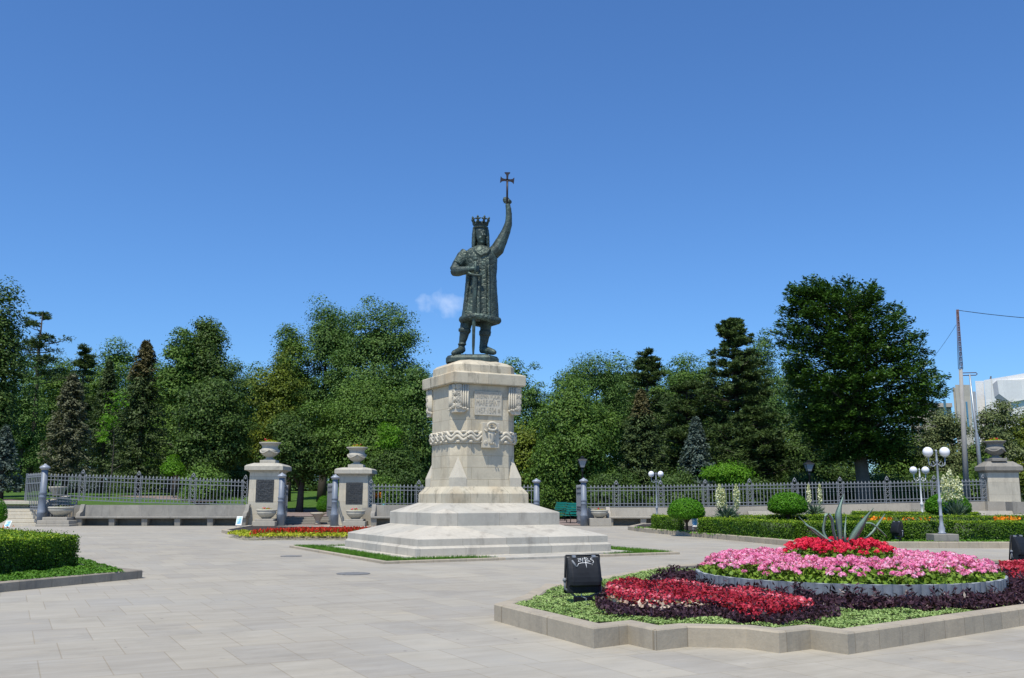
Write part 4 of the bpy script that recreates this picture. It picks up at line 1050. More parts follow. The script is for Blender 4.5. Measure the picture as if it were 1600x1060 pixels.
# ------------------------------------------------------------------ the boundary: walls, benches, pillars, fence
YF = 57.0
def wx(px, Y): return (px - 800) / F * Y * 1.0
def X(px, py, Y): return D(px, py, Y).x
def stone_bench(xa, xb, Y, zs, zb, ends, label, mat=M['old_stone'], nleg=None, group='long stone benches along the boundary'):
    t = empty('stone_bench', ((xa + xb) / 2, Y, 0), 0, label, 'stone bench', group); L = xb - xa
    b = MB(); b.box((0, .32, zs - .07), (L, .72, .13), 0, .03); b.build('seat', mat, t)
    b = MB(); b.loft([[(-L / 2 + .06, .62, zs), (L / 2 - .06, .62, zs), (L / 2 - .06, .86, zs), (-L / 2 + .06, .86, zs)], [(-L / 2 + .06, .72, zb), (L / 2 - .06, .72, zb), (L / 2 - .06, .90, zb), (-L / 2 + .06, .90, zb)]])
    b.build('backrest', mat, t)
    n = nleg or max(2, int(L / 1.75) + 1)
    for i in range(n):
        x = -L / 2 + .18 + (L - .36) * i / (n - 1)
        b = MB(); b.loft([[(x - .16, .1, .0), (x + .16, .1, .0), (x + .16, .6, .0), (x - .16, .6, .0)], [(x - .17, .05, zs - .14), (x + .17, .05, zs - .14), (x + .17, .62, zs - .14), (x - .17, .62, zs - .14)]]); b.build('leg', mat, t)
    for s_ in ends:
        x = s_ * (L / 2 - .10); b = MB()
        pr = [(.04, zs), (.10, zs + .16), (.45, zs + .30), (.60, zb - .04), (.66, zb + .04), (.88, zb + .04), (.88, zs)]
        b.loft([[(x - .12, y, z) for y, z in pr], [(x + .12, y, z) for y, z in pr]]); b.build('armrest', mat, t)
    return t
zs = D(0, 807, YF).z; zb = D(0, 789.2, YF + .8).z
stone_bench(X(118, 806, YF), X(384, 806, YF), YF, .56, zb, (-1, 1), 'long weathered stone bench below the left fence, beside the low bowl planter')
stone_bench(X(579, 806, YF), X(700, 806, YF), YF, .56, zb + .0, (-1,), 'stone bench between the right gate pillar and the pedestal')
stone_bench(X(949, 806, YF), X(1062, 806, YF), YF, .56, D(0, 793.5, YF + .8).z, (-1,), 'pale stone bench right of the pedestal beside the low bowl planter', M['wall_stone'])
stone_bench(X(1172, 808, YF), X(1232, 808, YF), YF, .62, .85, (), 'stone bench glimpsed between the first two mushroom topiaries', M['wall_stone'])
stone_bench(X(1500, 808, YF - 3), X(1690, 808, YF - 3), YF - 3, .72, .9, (), 'stone bench ledge under the urn pillar at the right edge', M['wall_stone'])

def wall(nodes, Y, th, label, mat, z0=0.0):
    """nodes: (px, y_top) wall with a sloping top line"""
    b = MB(); r0 = []
    xs = [(X(px, yt, Y), D(px, yt, Y).z) for px, yt in nodes]
    rings = [[(x, Y, z0), (x, Y + th, z0), (x, Y + th, z), (x, Y, z)] for x, z in xs]
    b.loft(rings); return tag(b.build('stone_wall', mat), label, 'wall')
wall([(566, 793.5), (840, 793.5)], YF + .95, .45, 'low wall carrying the fence behind the pedestal', M['wall_stone'])
wall([(918, 793.5), (1035, 793.2), (1110, 792.5), (1180, 791.6), (1300, 789), (1400, 786.6), (1546, 783.8)], YF + .95, .45, 'pale boundary wall carrying the long right fence', M['wall_stone'])
wall([(1543, 783.8), (1586, 784)], YF + .6, .85, 'wall block under the right urn pillar', M['wall_stone'])
wall([(1582, 784.5), (1720, 784.5)], YF - 2.4, .8, 'grey end block beside the right urn pillar', M['old_stone'])
wall([(116, 789.5), (386, 789.5)], YF + .95, .4, 'retaining wall behind the long left bench', M['old_stone'])
wall([(60, 794), (117, 789.8)], YF + 1.9, .4, 'rough dark rubble wall behind the bowl planter at the left', M['kerb_grey'])

def spike_bar(b, x, y, z0, z1, w_=.036):
    b.box((x, y, (z0 + z1 - .12) / 2), (w_, w_, z1 - .12 - z0))
    b.add([(x - .055, y - .03, z1 - .13), (x + .055, y - .03, z1 - .13), (x + .055, y + .03, z1 - .13), (x - .055, y + .03, z1 - .13), (x, y, z1)], [(0, 1, 4), (1, 2, 4), (2, 3, 4), (3, 0, 4), (3, 2, 1, 0)])
    b.box((x, y, z1 - .17), (.085, .07, .05))
def fence(nodes, Y, label, nb=13, posts=None, ypost=6.0):
    """nodes: (px, y_spike_top, y_bottom, has_post)"""
    P = [(X(px, yb, Y), D(px, yt, Y).z, D(px, yb, Y).z, hp_) for px, yt, yb, hp_ in nodes]
    t = empty('iron_fence', (P[0][0], Y, P[0][2]), 0, label, 'fence', 'spiked iron fences on the boundary wall'); ox, oz = P[0][0], P[0][2]
    for i in range(len(P) - 1):
        a, c = P[i], P[i + 1]; b = MB(); L = c[0] - a[0]; n = max(2, int(round(L / 3.0 * (nb + 1))))
        pw = .17 if L > 1.5 else .05
        def at_(x, k): f_ = (x - a[0]) / L; return a[k] + (c[k] - a[k]) * f_
        for j in range(1, n):
            x = a[0] + L * j / n
            if (a[3] and x - a[0] < .2) or (c[3] and c[0] - x < .2): continue
            spike_bar(b, x - ox, 0, at_(x, 2) + .02 - oz, at_(x, 1) - oz)
            zt = at_(x, 1)
            b.box((x - ox, 0, at_(x, 2) + .55 * (zt - at_(x, 2)) - oz), (.07, .07, .05))
        for fr, h_ in ((.02, .05), (.15, .045), (.72, .045), (.86, .045)):
            za = a[2] + (a[1] - a[2]) * fr - oz; zc = c[2] + (c[1] - c[2]) * fr - oz; xa, xc = a[0] - ox, c[0] - ox
            b.loft([[(xa, -.025, za), (xa, .025, za), (xa, .025, za + h_), (xa, -.025, za + h_)], [(xc, -.025, zc), (xc, .025, zc), (xc, .025, zc + h_), (xc, -.025, zc + h_)]])
        b.build('railing', M['iron'], t)
    for x, zt, zb_, hp_ in P:
        if not hp_: continue
        b = MB(); x -= ox; z0, z1 = zb_ - oz, zt - oz + .16; hw = .13
        for s_ in (-1, 1): b.box((x + s_ * hw, 0, (z0 + z1 - .2) / 2), (.042, .07, z1 - .2 - z0))
        b.tube([(x - hw, 0, z1 - .2), (x - hw * .5, 0, z1 - .02), (x, 0, z1 + .08), (x + hw * .5, 0, z1 - .02), (x + hw, 0, z1 - .2)], .035, 6)
        k = 5; seg = (z1 - z0 - .35) / k
        for j in range(k):
            za, zc = z0 + .1 + seg * j, z0 + .1 + seg * (j + 1); s_ = 1 if j % 2 else -1
            b.tube([(x - hw, 0, za), (x, 0, (za + zc) / 2), (x + hw, 0, za)], .018, 5); b.tube([(x - hw, 0, zc), (x, 0, (za + zc) / 2), (x + hw, 0, zc)], .018, 5)
        b.ball((x, 0, z1 - .12), .06, 8, 6); b.build('post', M['iron'], t)
    return t
fence([(72, 739.5, 778.5, 0), (126.7, 740.5, 783, 1), (214.3, 743, 786.8, 1), (300, 745.8, 788.6, 1), (382, 749, 789.6, 1)], YF + 1.15, 'iron fence of spiked bars above the long left bench')
fence([(579, 756, 793.2, 1), (654, 757, 793.3, 1), (700, 757, 793.3, 0)], YF + 1.15, 'iron fence between the right gate pillar and the pedestal')
fence([(780, 757, 793.4, 0), (836, 757.5, 793.4, 0)], YF + 1.15, 'short stretch of iron fence just right of the pedestal')
fence([(918, 758, 793.2, 0), (963.5, 757.6, 793.1, 1), (1033, 757.3, 792.9, 1), (1103, 756, 792.3, 1), (1172.5, 754.6, 791.4, 1), (1243.3, 753.2, 790, 1), (1314.5, 752, 788.2, 1), (1388, 751, 786.6, 1), (1462, 749.5, 785.2, 1), (1539, 748, 783.8, 1)], YF + 1.15, 'long iron fence on the pale wall behind the hedge garden')
# tall part of the fence reaching the ground at the left gate
def gate(x0, y0, x1, y1, z0, z1, n, label, tall=0):
    t = empty('iron_gate', (x0, y0, z0), 0, label, 'gate', 'open gate leaves'); b = MB(); d_ = Vector((x1 - x0, y1 - y0))
    for i in range(n + 1):
        f_ = i / n; x, y = d_.x * f_, d_.y * f_
        if 0 < i < n: spike_bar(b, x, y, .06, z1 - z0)
    b.build('bars', M['iron'], t); b = MB(); ang = math.atan2(d_.y, d_.x); L = d_.length
    for z in (.05, .25, .95, 1.1, (z1 - z0) * .8, (z1 - z0) * .92): b.box((d_.x / 2, d_.y / 2, z), (L, .05, .06), ang)
    for f_ in (0, 1): b.box((d_.x * f_, d_.y * f_, (z1 - z0) / 2), (.09, .09, z1 - z0), ang)
    for i in range(n):
        f0 = (i + .5) / n; b.tube([(d_.x * f0 - .07, d_.y * f0, .15), (d_.x * f0, d_.y * f0, .24), (d_.x * f0 + .07, d_.y * f0, .15), (d_.x * f0, d_.y * f0, .07)], .016, 5)
    b.build('frame', M['iron'], t); return t
gate(X(36, 820, 60.5), 60.5, X(62, 820, 57.2), 57.2, 0, 3.15, 10, 'iron gate leaf swung open beside the post at the far left')
gate(X(74, 820, 58.3), 58.3, X(117, 820, 58.3), 58.3, 0, 1.55, 10, 'lower iron grille behind the bowl planter at the left')
gate(X(511, 820, 62.5), 62.5, X(523, 820, 57.2), 57.2, 0, 2.55, 12, 'dark gate leaf folded back behind the iron post at the right gate pillar')
gate(X(902, 820, 62.0), 62.0, X(911.5, 820, 57.2), 57.2, 0, 2.45, 12, 'dark gate leaf folded back at the iron post right of the pedestal')
gate(X(447, 820, 62.5), 62.5, X(441, 820, 57.4), 57.4, 0, 2.45, 10, 'gate leaf folded behind the iron post at the left gate pillar')

# round iron posts
def iron_post(px, yt, yb, label, k=1.0, zb=0.0):
    x = X(px, 800, YF); h_ = D(px, yt, YF).z - zb; r = .155 * k
    t = empty('iron_post', (x, YF, zb), 0, label, 'post', 'round iron gate posts')
    b = MB(); b.lathe([(r * 1.45, 0), (r * 1.45, h_ * .20), (r * 1.6, h_ * .215), (r * 1.3, h_ * .235), (r * 1.12, h_ * .45), (r * 1.3, h_ * .46), (r * 1.12, h_ * .475), (r * 1.12, h_ * .51), (r * 1.35, h_ * .525), (r * 1.1, h_ * .545), (r * 1.02, h_ * .90)], n=24)
    b.build('shaft', M['iron_post'], t)
    b = MB(); b.lathe([(r * 1.05, h_ * .90), (r * 1.7, h_ * .93), (r * 1.75, h_ * .945), (r * 1.2, h_ * .965), (r * .5, h_ * .985), (r * .3, h_ * 1.0), (.01, h_ * 1.003)], n=24); b.build('cap', M['iron_light'], t)
    return t
iron_post(65, 725, 822, 'tallest round grey iron post, at the far left gate', 1.12)
iron_post(438.5, 739, 822, 'round grey iron post right of the left gate pillar')
iron_post(522.5, 741.5, 822, 'round grey iron post left of the right gate pillar')
iron_post(838.5, 748, 822, 'round iron post partly hidden by the pedestal steps')
iron_post(912.5, 747, 822, 'round iron post beside the folded gate right of the pedestal')

# planted urns and bowls
def planting(name, r, z, seed, parent, fol='lf_yellowgreen', flo='fl_red', n=420, h_=.25, sz=.10, nf=40):
    rng = rs(seed); a = rng.rand(n) * 6.283; q = r * np.sqrt(rng.rand(n)); C = np.column_stack([q * np.cos(a), q * np.sin(a), z + h_ * rng.rand(n) * (1.2 - q / r)])
    V, Q = leaf_arrays(C, rng.normal(size=(n, 3)) + [0, 0, .6], rnd_quads(rng, n, sz), rng, .6); link('plants', np_mesh('plants', V, Q, rng.rand(n)), M[fol], parent)
    if nf:
        a = rng.rand(nf) * 6.283; q = r * .55 * np.sqrt(rng.rand(nf)); C = np.column_stack([q * np.cos(a) - r * .1, q * np.sin(a), z + h_ * (.6 + .7 * rng.rand(nf))])
        V, Q = leaf_arrays(C, rng.normal(size=(nf, 3)) + [0, -.5, .6], sz * 1.0, rng, .9); link('flowers', np_mesh('flowers', V, Q, rng.rand(nf)), M[flo], parent)
def urn(x, Y, z, k, label, seed, mat=M['urn'], flow=40):
    t = empty('urn', (x, Y, z), 0, label, 'urn', 'stone urns on the gate pillars')
    b = MB(); b.box((0, 0, .10 * k), (1.0 * k, 1.0 * k, .20 * k), 0, .02)
    b.lathe([(r * k, zz * k) for r, zz in ((.42, .20), (.36, .26), (.22, .32), (.20, .38), (.30, .44), (.50, .58), (.58, .74), (.60, .82), (.56, .92), (.50, 1.0), (.50, 1.12), (.58, 1.22), (.69, 1.29), (.70, 1.36), (.62, 1.36), (.58, 1.30), (.01, 1.30))], n=32)
    b.build('bowl', mat, t)
    b = MB()
    for i in range(4):   # carved swags round the belly
        a0 = i * math.pi / 2 - math.pi / 2 + .2
        pts = []
        for j in range(9):
            u = j / 8; a = a0 + u * math.pi / 2; zz = .86 - .20 * math.sin(math.pi * u); pts.append((.605 * k * math.cos(a), .605 * k * math.sin(a), zz * k))
        b.tube(pts, .045 * k, 6)
    b.build('swag', mat, t)
    planting('plants', .56 * k, 1.33 * k, seed, t, nf=int(flow * .3), n=700, h_=.2); return t
def pillar(pxl, pxr, yt_cap, yb_cap, Y, label, plaque=None, z0=0.0, capover=.27, batter=.06, dk=1.0, capmat='urn'):
    xl, xr = X(pxl, 780, Y), X(pxr, 780, Y); W_ = xr - xl; xc = (xl + xr) / 2; zt = D(0, yt_cap, Y).z; zc = D(0, yb_cap, Y).z
    t = empty('stone_pillar', (xc, Y + W_ / 2 * dk, z0), 0, label, 'pillar', 'stone pillars at the gates'); h_ = W_ / 2
    b = MB(); b.loft([[(x * (h_ + batter), y * (h_ + batter) * dk, 0) for x, y in ((-1, -1), (1, -1), (1, 1), (-1, 1))], [(x * h_, y * h_ * dk, zc - z0) for x, y in ((-1, -1), (1, -1), (1, 1), (-1, 1))]]); b.build('shaft', M['pillar'], t)
    b = MB(); s_ = h_ + capover; sqr = lambda s, z: [(x * s, y * (s - h_ * (1 - dk)), z) for x, y in ((-1, -1), (1, -1), (1, 1), (-1, 1))]
    b.loft([sqr(h_ + .03, zc - z0 - .10), sqr(h_ + .10, zc - z0 - .03), sqr(s_, zc - z0 + .03), sqr(s_, zc - z0 + .26), sqr(s_ - .1, zc - z0 + .34), sqr(h_ * .8, zt - z0)]); b.build('capstone', M[capmat], t)
    if plaque:
        a, b2, c, d2 = plaque; p0 = D(a, c, Y - .03); p1 = D(b2, d2, Y - .03); pm = MB(); yb_ = -h_ - .03 + .0
        zm = (p0.z + p1.z) / 2 - z0; tilt = batter * (1 - zm / (zc - z0))
        pm.box(((p0.x + p1.x) / 2 - xc, -h_ - tilt - .012, zm), (p1.x - p0.x, .05, p0.z - p1.z), 0, .01); po = pm.build('plaque', M['plaque'], t)
        lb = MB(); rng = rs(int(a)); w_ = p1.x - p0.x; n = 9; yy = -h_ - tilt - .046
        for i in range(n):
            z = zm + (p0.z - p1.z) * (.40 - .80 * i / (n - 1)); x = (p0.x + p1.x) / 2 - xc - w_ * .4
            while x < (p0.x + p1.x) / 2 - xc + w_ * .36:
                l_ = rng.uniform(.05, .16)
                if rng.rand() < .8: lb.box((x + l_ / 2, yy, z), (l_ * .8, .02, .05))
                x += l_ + .03
        lb.build('raised_lettering', M['plaque'], po)
    return t, xc, Y + h_ * dk, zt
_, ux, uy, uz = pillar(388.7, 434.7, 723.5, 735.5, 58.0, 'left gate pillar with a dark bronze plaque and planted urn on top', (400.6, 426.8, 749.6, 784.7))
urn(ux + .04, uy, uz, .94, 'planted stone urn on the left gate pillar', 71)
_, ux, uy, uz = pillar(529.5, 574, 730.5, 741, 58.6, 'right gate pillar with a dark bronze plaque, nearer the pedestal', (541, 566, 754, 788))
urn(ux + .02, uy, uz, .93, 'planted stone urn on the right gate pillar', 72)
_, ux, uy, uz = pillar(1546, 1595, 721, 736, 58.0, 'plain pale pillar with an urn at the right end of the fence', None, D(0, 784, 58).z - .25, .20, 0, .5, 'old_stone')  # capstone in dark weathered stone; its shadow is put into that tone too
urn(ux - .12, uy, uz, .92, 'planted stone urn on the pillar at the right end of the fence', 73, M['old_stone'], 30)

def bowl(px, Y, yt, yb_bowl, rpx, ped_, label, seed, flow=18, fol='lf_yellowgreen', mat=M['urn']):
    x = X(px, 810, Y); zt = D(px, yt, Y).z; zbw = D(px, yb_bowl, Y).z; r = rpx / F * Y; hh = zt - zbw
    t = empty('bowl_planter', (x, Y, 0), 0, label, 'planter', 'low stone bowls on square pedestals')
    b = MB(); b.lathe([(r * .30, zbw - .03), (r * .42, zbw), (r * .70, zbw + hh * .25), (r * .93, zbw + hh * .55), (r * .98, zbw + hh * .70), (r * .93, zbw + hh * .74), (r * .97, zbw + hh * .80), (r * 1.02, zbw + hh * .86), (r * 1.02, zbw + hh * .95), (r * .96, zt), (r * .88, zt), (r * .82, zt - .06), (.01, zt - .06)], n=32); b.build('bowl', mat, t)
    b = MB()
    for (hw, z0, z1) in ped_: b.box((0, 0, (z0 + z1) / 2), (hw * 2, hw * 2, z1 - z0), 0, .02)
    b.build('pedestal_block', M['wall_stone'], t)
    planting('plants', r * .8, zt - .05, seed, t, fol, 'fl_red', 150, .12, .09, flow); return t
bowl(416.2, 56.9, 796, 810.5, 15.2, [(.66, 0, .28), (.55, .28, .42)], 'low stone bowl with red flowers in front of the left gate pillar', 81)
bowl(555.5, 57.2, 797.5, 811, 14.5, [(.66, 0, .27), (.52, .27, .40)], 'low stone bowl with red flowers in front of the right gate pillar', 82)
bowl(94.5, 56.9, 792, 806.5, 18.5, [(.98, 0, .13), (.92, .13, .34), (.72, .34, .52)], 'wide low stone bowl on three steps beside the left gate post', 83, 0, 'lf_linden')
bowl(937, 57.0, 797, 809, 13.5, [(.62, 0, .44)], 'low stone bowl on a plain block beside the bench right of the pedestal', 84, 10)

# steps
b = MB()
for i in range(7): b.box((-.0, .27 + .36 * i, .10 + .215 * i - .05), (4.6, .60 if i < 6 else 1.2, .20), 0, .015)
t = empty('stone_steps', (X(22, 820, 57.4) - 1.2, 57.9, 0), 0, 'pale stone steps climbing to the raised lawn at the far left', 'steps')
b.build('flight', M['lime_plain'], t)
b = MB(); b.loft([[(2.35, 0, 0), (2.35, 3.2, 0), (2.35, 3.2, 1.75), (2.35, .4, 1.45), (2.35, 0, 1.25)], [(2.75, 0, 0), (2.75, 3.2, 0), (2.75, 3.2, 1.75), (2.75, .4, 1.45), (2.75, 0, 1.25)]][::-1]); b.build('side_wall', M['wall_stone'], t)
b = MB(); b.lathe([(.30, 1.75), (.34, 1.95), (.50, 2.15), (.55, 2.25), (.55, 2.32), (.01, 2.32)], (2.6, 1.7, 0), 24); tag(b.build('bowl_planter', M['urn'], None), 'small stone bowl on the side wall of the left steps', 'planter').location = t.location
b = MB()
for i in range(3): b.box((0, .2 + .45 * i, .08 + .155 * i - .04), (9.6, .56, .16), 0, .012)
t2 = empty('gate_steps', (X(483, 820, 61), 60.6, 0), 0, 'three low dark stone steps in the opening between the gate pillars', 'steps'); b.build('flight', M['old_stone'], t2)
# gate opening ground inside
poly_sheet('path', [(X(436, 0, 57.5), 57.5), (X(527, 0, 57.5), 57.5), (X(527, 0, 57.5) + .5, 60.9), (X(436, 0, 57.5) - .6, 60.9)], .006, M['path'])
poly_sheet('path', [(X(839, 0, 57.5), 57.5), (X(912, 0, 57.5), 57.5), (X(920, 0, 57.5), 66), (X(839, 0, 57.5), 66)], .03, M['path'])
# ornate pot and clipped ball inside the gate
xg = X(503, 800, 61.2); tp = empty('ornate_pot', (xg, 60.0, .02), 0, 'ornate stone pot on the path inside the gate opening', 'pot')
b = MB(); b.lathe([(.17, 0), (.18, .05), (.12, .12), (.16, .25), (.26, .42), (.36, .56), (.48, .64), (.48, .70), (.01, .70)], n=16, flute=1, fd=-.12); b.build('bowl', M['lime_plain'], tp)
topiary(506, 775, 800, 11, 803, 72, 'dark clipped ball shrub behind the ornate pot in the gate', 55, None)

# red and yellow flower bed left of the pedestal
rk2 = [tuple(G(x, y)[:2]) for x, y in ((388, 825), (346, 832.5), (374, 840.5), (660, 841))]
kerb('kerb', rk2, .25, .15, M['bed_kerb'], 'pale kerb of sawn blocks round the red and yellow flower bed')
rb_poly = rk2 + [(G(660, 828).x, G(660, 828).y)]
poly_sheet('soil', rb_poly, .10, M['soil'])
rng = rs(61)
def inset(poly, d_): return shrink(poly, 1 - d_)
yl_poly = [tuple(G(x, y, .2)[:2]) for x, y in ((354, 832), (378, 828.5), (392, 830), (412, 831.5), (500, 832.5), (660, 832), (660, 836.3), (380, 836.3))]
x, y = scatter(rng, yl_poly, 190); V, Q, W = leafy_mass(rng, x, y, .14, .23, .11, .7, None, 1.6); o = link('yellow_foliage', np_mesh('yellow_foliage', V, Q, W), M['lf_yellowgreen']); o['kind'] = 'stuff'
rp2 = [tuple(G(x, y, .32)[:2]) for x, y in ((386, 832.5), (404, 829), (470, 826), (660, 824.5), (660, 829.5), (420, 829.5))]
x, y = scatter(rng, rp2, 130); n = len(x); C = np.column_stack([x, y, rng.uniform(.25, .38, n)]); T = rng.normal(size=(n, 3)) * .3 + [0, 0, 1]; N = np.cross(T, rng.normal(size=(n, 3)))
V, Q = leaf_arrays(C, N, .13, rng, .45, T); o = link('red_salvia_flowers', np_mesh('red_salvia_flowers', V, Q, rng.rand(n)), M['fl_salvia']); o['kind'] = 'stuff'
x, y = scatter(rng, rp2, 50); V, Q, W = leafy_mass(rng, x, y, .12, .34, .13, .6); o = link('salvia_foliage', np_mesh('salvia_foliage', V, Q, W), M['lf_mid']); o['kind'] = 'stuff'

# ------------------------------------------------------------------ lamps, signs, benches
def globe_lamp(px, Y, z0, yb, yg, gx, rpx, label, mat, stonefoot=False):
    x = X(px, yb, Y); zg = D(px, yg, Y).z - z0; r = rpx / F * Y; hw = gx / F * Y
    t = empty('globe_lamp', (x, Y, z0), 0, label, 'street lamp', 'two-armed globe lamps')
    zt = zg + r * .2; z1 = 0
    if stonefoot:
        b = MB(); b.box((0, 0, .11), (.82, .62, .24), 0, .015); b.build('stone_foot', M['old_stone'], t); z1 = .23
    k = r / .16
    b = MB(); b.lathe([(.12 * k, z1), (.12 * k, z1 + .04), (.085 * k, z1 + .07), (.10 * k, z1 + .16 * k), (.06 * k, z1 + .28 * k), (.05 * k, z1 + .55 * k), (.066 * k, z1 + .57 * k), (.045 * k, z1 + .60 * k), (.045 * k, z1 + .95 * k), (.065 * k, z1 + .98 * k), (.07 * k, z1 + 1.05 * k), (.035 * k, z1 + 1.12 * k), (.032 * k, zt - .35 * k), (.05 * k, zt - .33 * k), (.03 * k, zt - .28 * k), (.028 * k, zt - .02), (.04 * k, zt), (.005, zt + .05)], n=16); b.build('pole', mat, t)
    for s_ in (-1, 1):
        b = MB(); hx_ = s_ * hw
        b.tube([(0, 0, zt - .40 * k), (hx_ * .5, 0, zt - .50 * k), (hx_ * .95, 0, zt - .44 * k), (hx_, 0, zg - r * 1.02)], .016 * k, 6)
        b.tube([(hx_ * .2, 0, zt - .42 * k), (hx_ * .5, 0, zt - .33 * k), (hx_ * .72, 0, zt - .40 * k), (hx_ * .55, 0, zt - .46 * k)], .012 * k, 5)
        b.lathe([(.03 * k, zg - r * 1.12), (.06 * k, zg - r * 1.0), (.05 * k, zg - r * .93)], (hx_, 0, 0), 12); b.build('arm', mat, t)
        b = MB(); b.ball((hx_, 0, zg), r, 24, 16); b.build('globe', M['globe'], t)
    return t
p = G(1474, 846, .2); globe_lamp(1472.5, p.y + .3, .2, 840, 706.5, 13, 7.7, 'tallest grey globe lamp on a stone foot in front of the long hedge', M['iron_light'], True)
globe_lamp(1441, 47.8, .15, 800, 735, 9.3, 5.7, 'white globe lamp behind the hedges, left of the tallest lamp', M['white_iron'])
globe_lamp(1026.5, 51, .1, 806, 741, 7.2, 4.6, 'small globe lamp in front of the fence above the first mushroom topiary', M['iron_light'])
def lantern(px, Y, yt, yb, base, label):
    x = X(px, 800, Y); zt = D(px, yt, Y).z; zl = D(px, yb, Y).z; t = empty('lantern_lamp', (x, Y, base), 0, label, 'lantern', 'old style park lanterns'); zt -= base; zl -= base; hh = zt - zl
    b = MB(); b.lathe([(.16, 0), (.14, .5), (.07, .6), (.055, zl - .3), (.09, zl - .25), (.05, zl)], n=12); b.build('pole', M['black_iron'], t)
    b = MB(); a = .13; c = .26; sqr = lambda s, z: [(i * s, j * s, z) for i, j in ((-1, -1), (1, -1), (1, 1), (-1, 1))]
    b.loft([sqr(a, zl + .02), sqr(c, zl + hh * .62)]); b.build('glass', plain('lantern_glass', (.30, .33, .35), .2, 0, .1), t)
    b = MB(); b.loft([sqr(c + .05, zl + hh * .62), sqr(c + .02, zl + hh * .70), sqr(.10, zl + hh * .85), sqr(.12, zl + hh * .92), sqr(.02, zt)])
    for i, j in ((-1, -1), (1, -1), (1, 1), (-1, 1)): b.tube([(i * a, j * a, zl), (i * (c + .01), j * (c + .01), zl + hh * .63)], .018, 5)
    b.build('cap', M['black_iron'], t); return t
lantern(910.8, 62, 713, 731, .0, 'black park lantern standing behind the gate post right of the pedestal')
lantern(1267.5, 64, 719, 737, .9, 'black park lantern under the big elm behind the right fence')
lantern(312, 75, 702, 716, 1.6, 'dim park lantern among the trees behind the left fence')
def sign(px, Y, z0, yt, yb, w_, label, rz=0.0):
    x = X(px, yb, Y); zt = D(px, yt, Y).z - z0; zb_ = D(px, yb, Y).z - z0; t = empty('info_sign', (x, Y, z0), rz, label, 'sign', 'small leaning plant signs'); hw = w_ / F * Y / 2
    b = MB(); b.loft([[(-hw, 0, zb_), (hw, 0, zb_), (hw, .02, zb_), (-hw, .02, zb_)], [(-hw, .22, zt), (hw, .22, zt), (hw, .24, zt), (-hw, .24, zt)]]); b.build('board', M['white_iron'], t)
    b = MB(); m_ = .16; dz = zt - zb_
    b.loft([[(-hw * .75, -.008 + .22 * m_, zb_ + dz * m_), (hw * .75, -.008 + .22 * m_, zb_ + dz * m_), (hw * .75, -.003 + .22 * m_, zb_ + dz * m_), (-hw * .75, -.003 + .22 * m_, zb_ + dz * m_)],
            [(-hw * .75, -.008 + .22 * .9, zb_ + dz * .9), (hw * .75, -.008 + .22 * .9, zb_ + dz * .9), (hw * .75, -.003 + .22 * .9, zb_ + dz * .9), (-hw * .75, -.003 + .22 * .9, zb_ + dz * .9)]]); b.build('printed_panel', M['signblue'], t)
    for s_ in (-1, 1):
        b = MB(); b.tube([(s_ * hw * .8, .03, 0), (s_ * hw * .8, .03, zb_ + .05)], .015, 6); b.build('leg', M['iron_light'], t)
    return t
def signblue():
    s = NT('printed_sign_panel'); o = s.obj(); c = s.ramp(s.noise(o, 7, 3), [(.4, lin((70, 150, 195))), (.55, lin((160, 200, 215))), (.7, lin((225, 230, 225)))]); s.pbr(c, .35); return s.m
M['signblue'] = signblue()
sign(1086.5, 41.0, .18, 809, 823, 8.5, 'small white plant sign in the gap between the right hedges')
sign(372.5, 50, .12, 807, 821, 9, 'small blue plant sign at the left end of the red and yellow flower bed')
sign(10, 47, .1, 814, 824, 9, 'small blue plant sign below the left steps')

def park_bench(x, Y, z, rz, label):
    t = empty('park_bench', (x, Y, z), rz, label, 'park bench', 'turquoise slatted park benches'); L = 1.9
    b = MB()
    for k in range(5): b.box((0, -.28 + .13 * k, .50 - .01 * k), (L, .10, .035))
    b.build('seat', M['teal'], t); b = MB()
    for k in range(5): b.box((0, .36 + .055 * k, .62 + .15 * k), (L, .04, .12))
    b.build('backrest', M['teal'], t)
    for s_ in (-1, 1):
        b = MB(); xx = s_ * (L / 2 - .1)
        b.tube([(xx, -.35, 0), (xx, -.30, .3), (xx, -.34, .48), (xx, .32, .46), (xx, .62, 1.32)], .028, 6); b.tube([(xx, .45, 0), (xx, .34, .25), (xx, .32, .46)], .028, 6)
        b.tube([(xx, -.34, .48), (xx, -.42, .66), (xx, -.30, .76), (xx, .1, .74), (xx, .42, .78)], .026, 6); b.build('side_frame', M['black_iron'], t)
    return t
park_bench(X(888, 805, 62), 62.5, .03, math.radians(-62), 'turquoise slatted bench on the path beside the gate post right of the pedestal')
park_bench(X(866, 800, 68), 68, .05, math.radians(-70), 'farther turquoise bench partly hidden by the pedestal steps')

# turquoise planter box with orange flowers behind the right gate pillar
x0, x1 = X(578, 785, 60.3), X(602, 785, 60.3)
t = empty('planter_box', ((x0 + x1) / 2, 60.3, .9), 0, 'turquoise slatted planter box of orange flowers beside the right gate pillar', 'planter')
b = MB(); hw = (x1 - x0) / 2
for k in range(6): b.box((0, 0, .06 + .11 * k - .35), (hw * 2, .8, .085), 0, .01)
for s_ in (-1, 0, 1): b.box((s_ * (hw - .05), 0, -.02), (.10, .84, .76))
b.build('box', M['turquoise'], t); planting('plants', hw * .9, .38, 91, t, 'lf_mid', 'fl_orange', 260, .5, .16, 130)

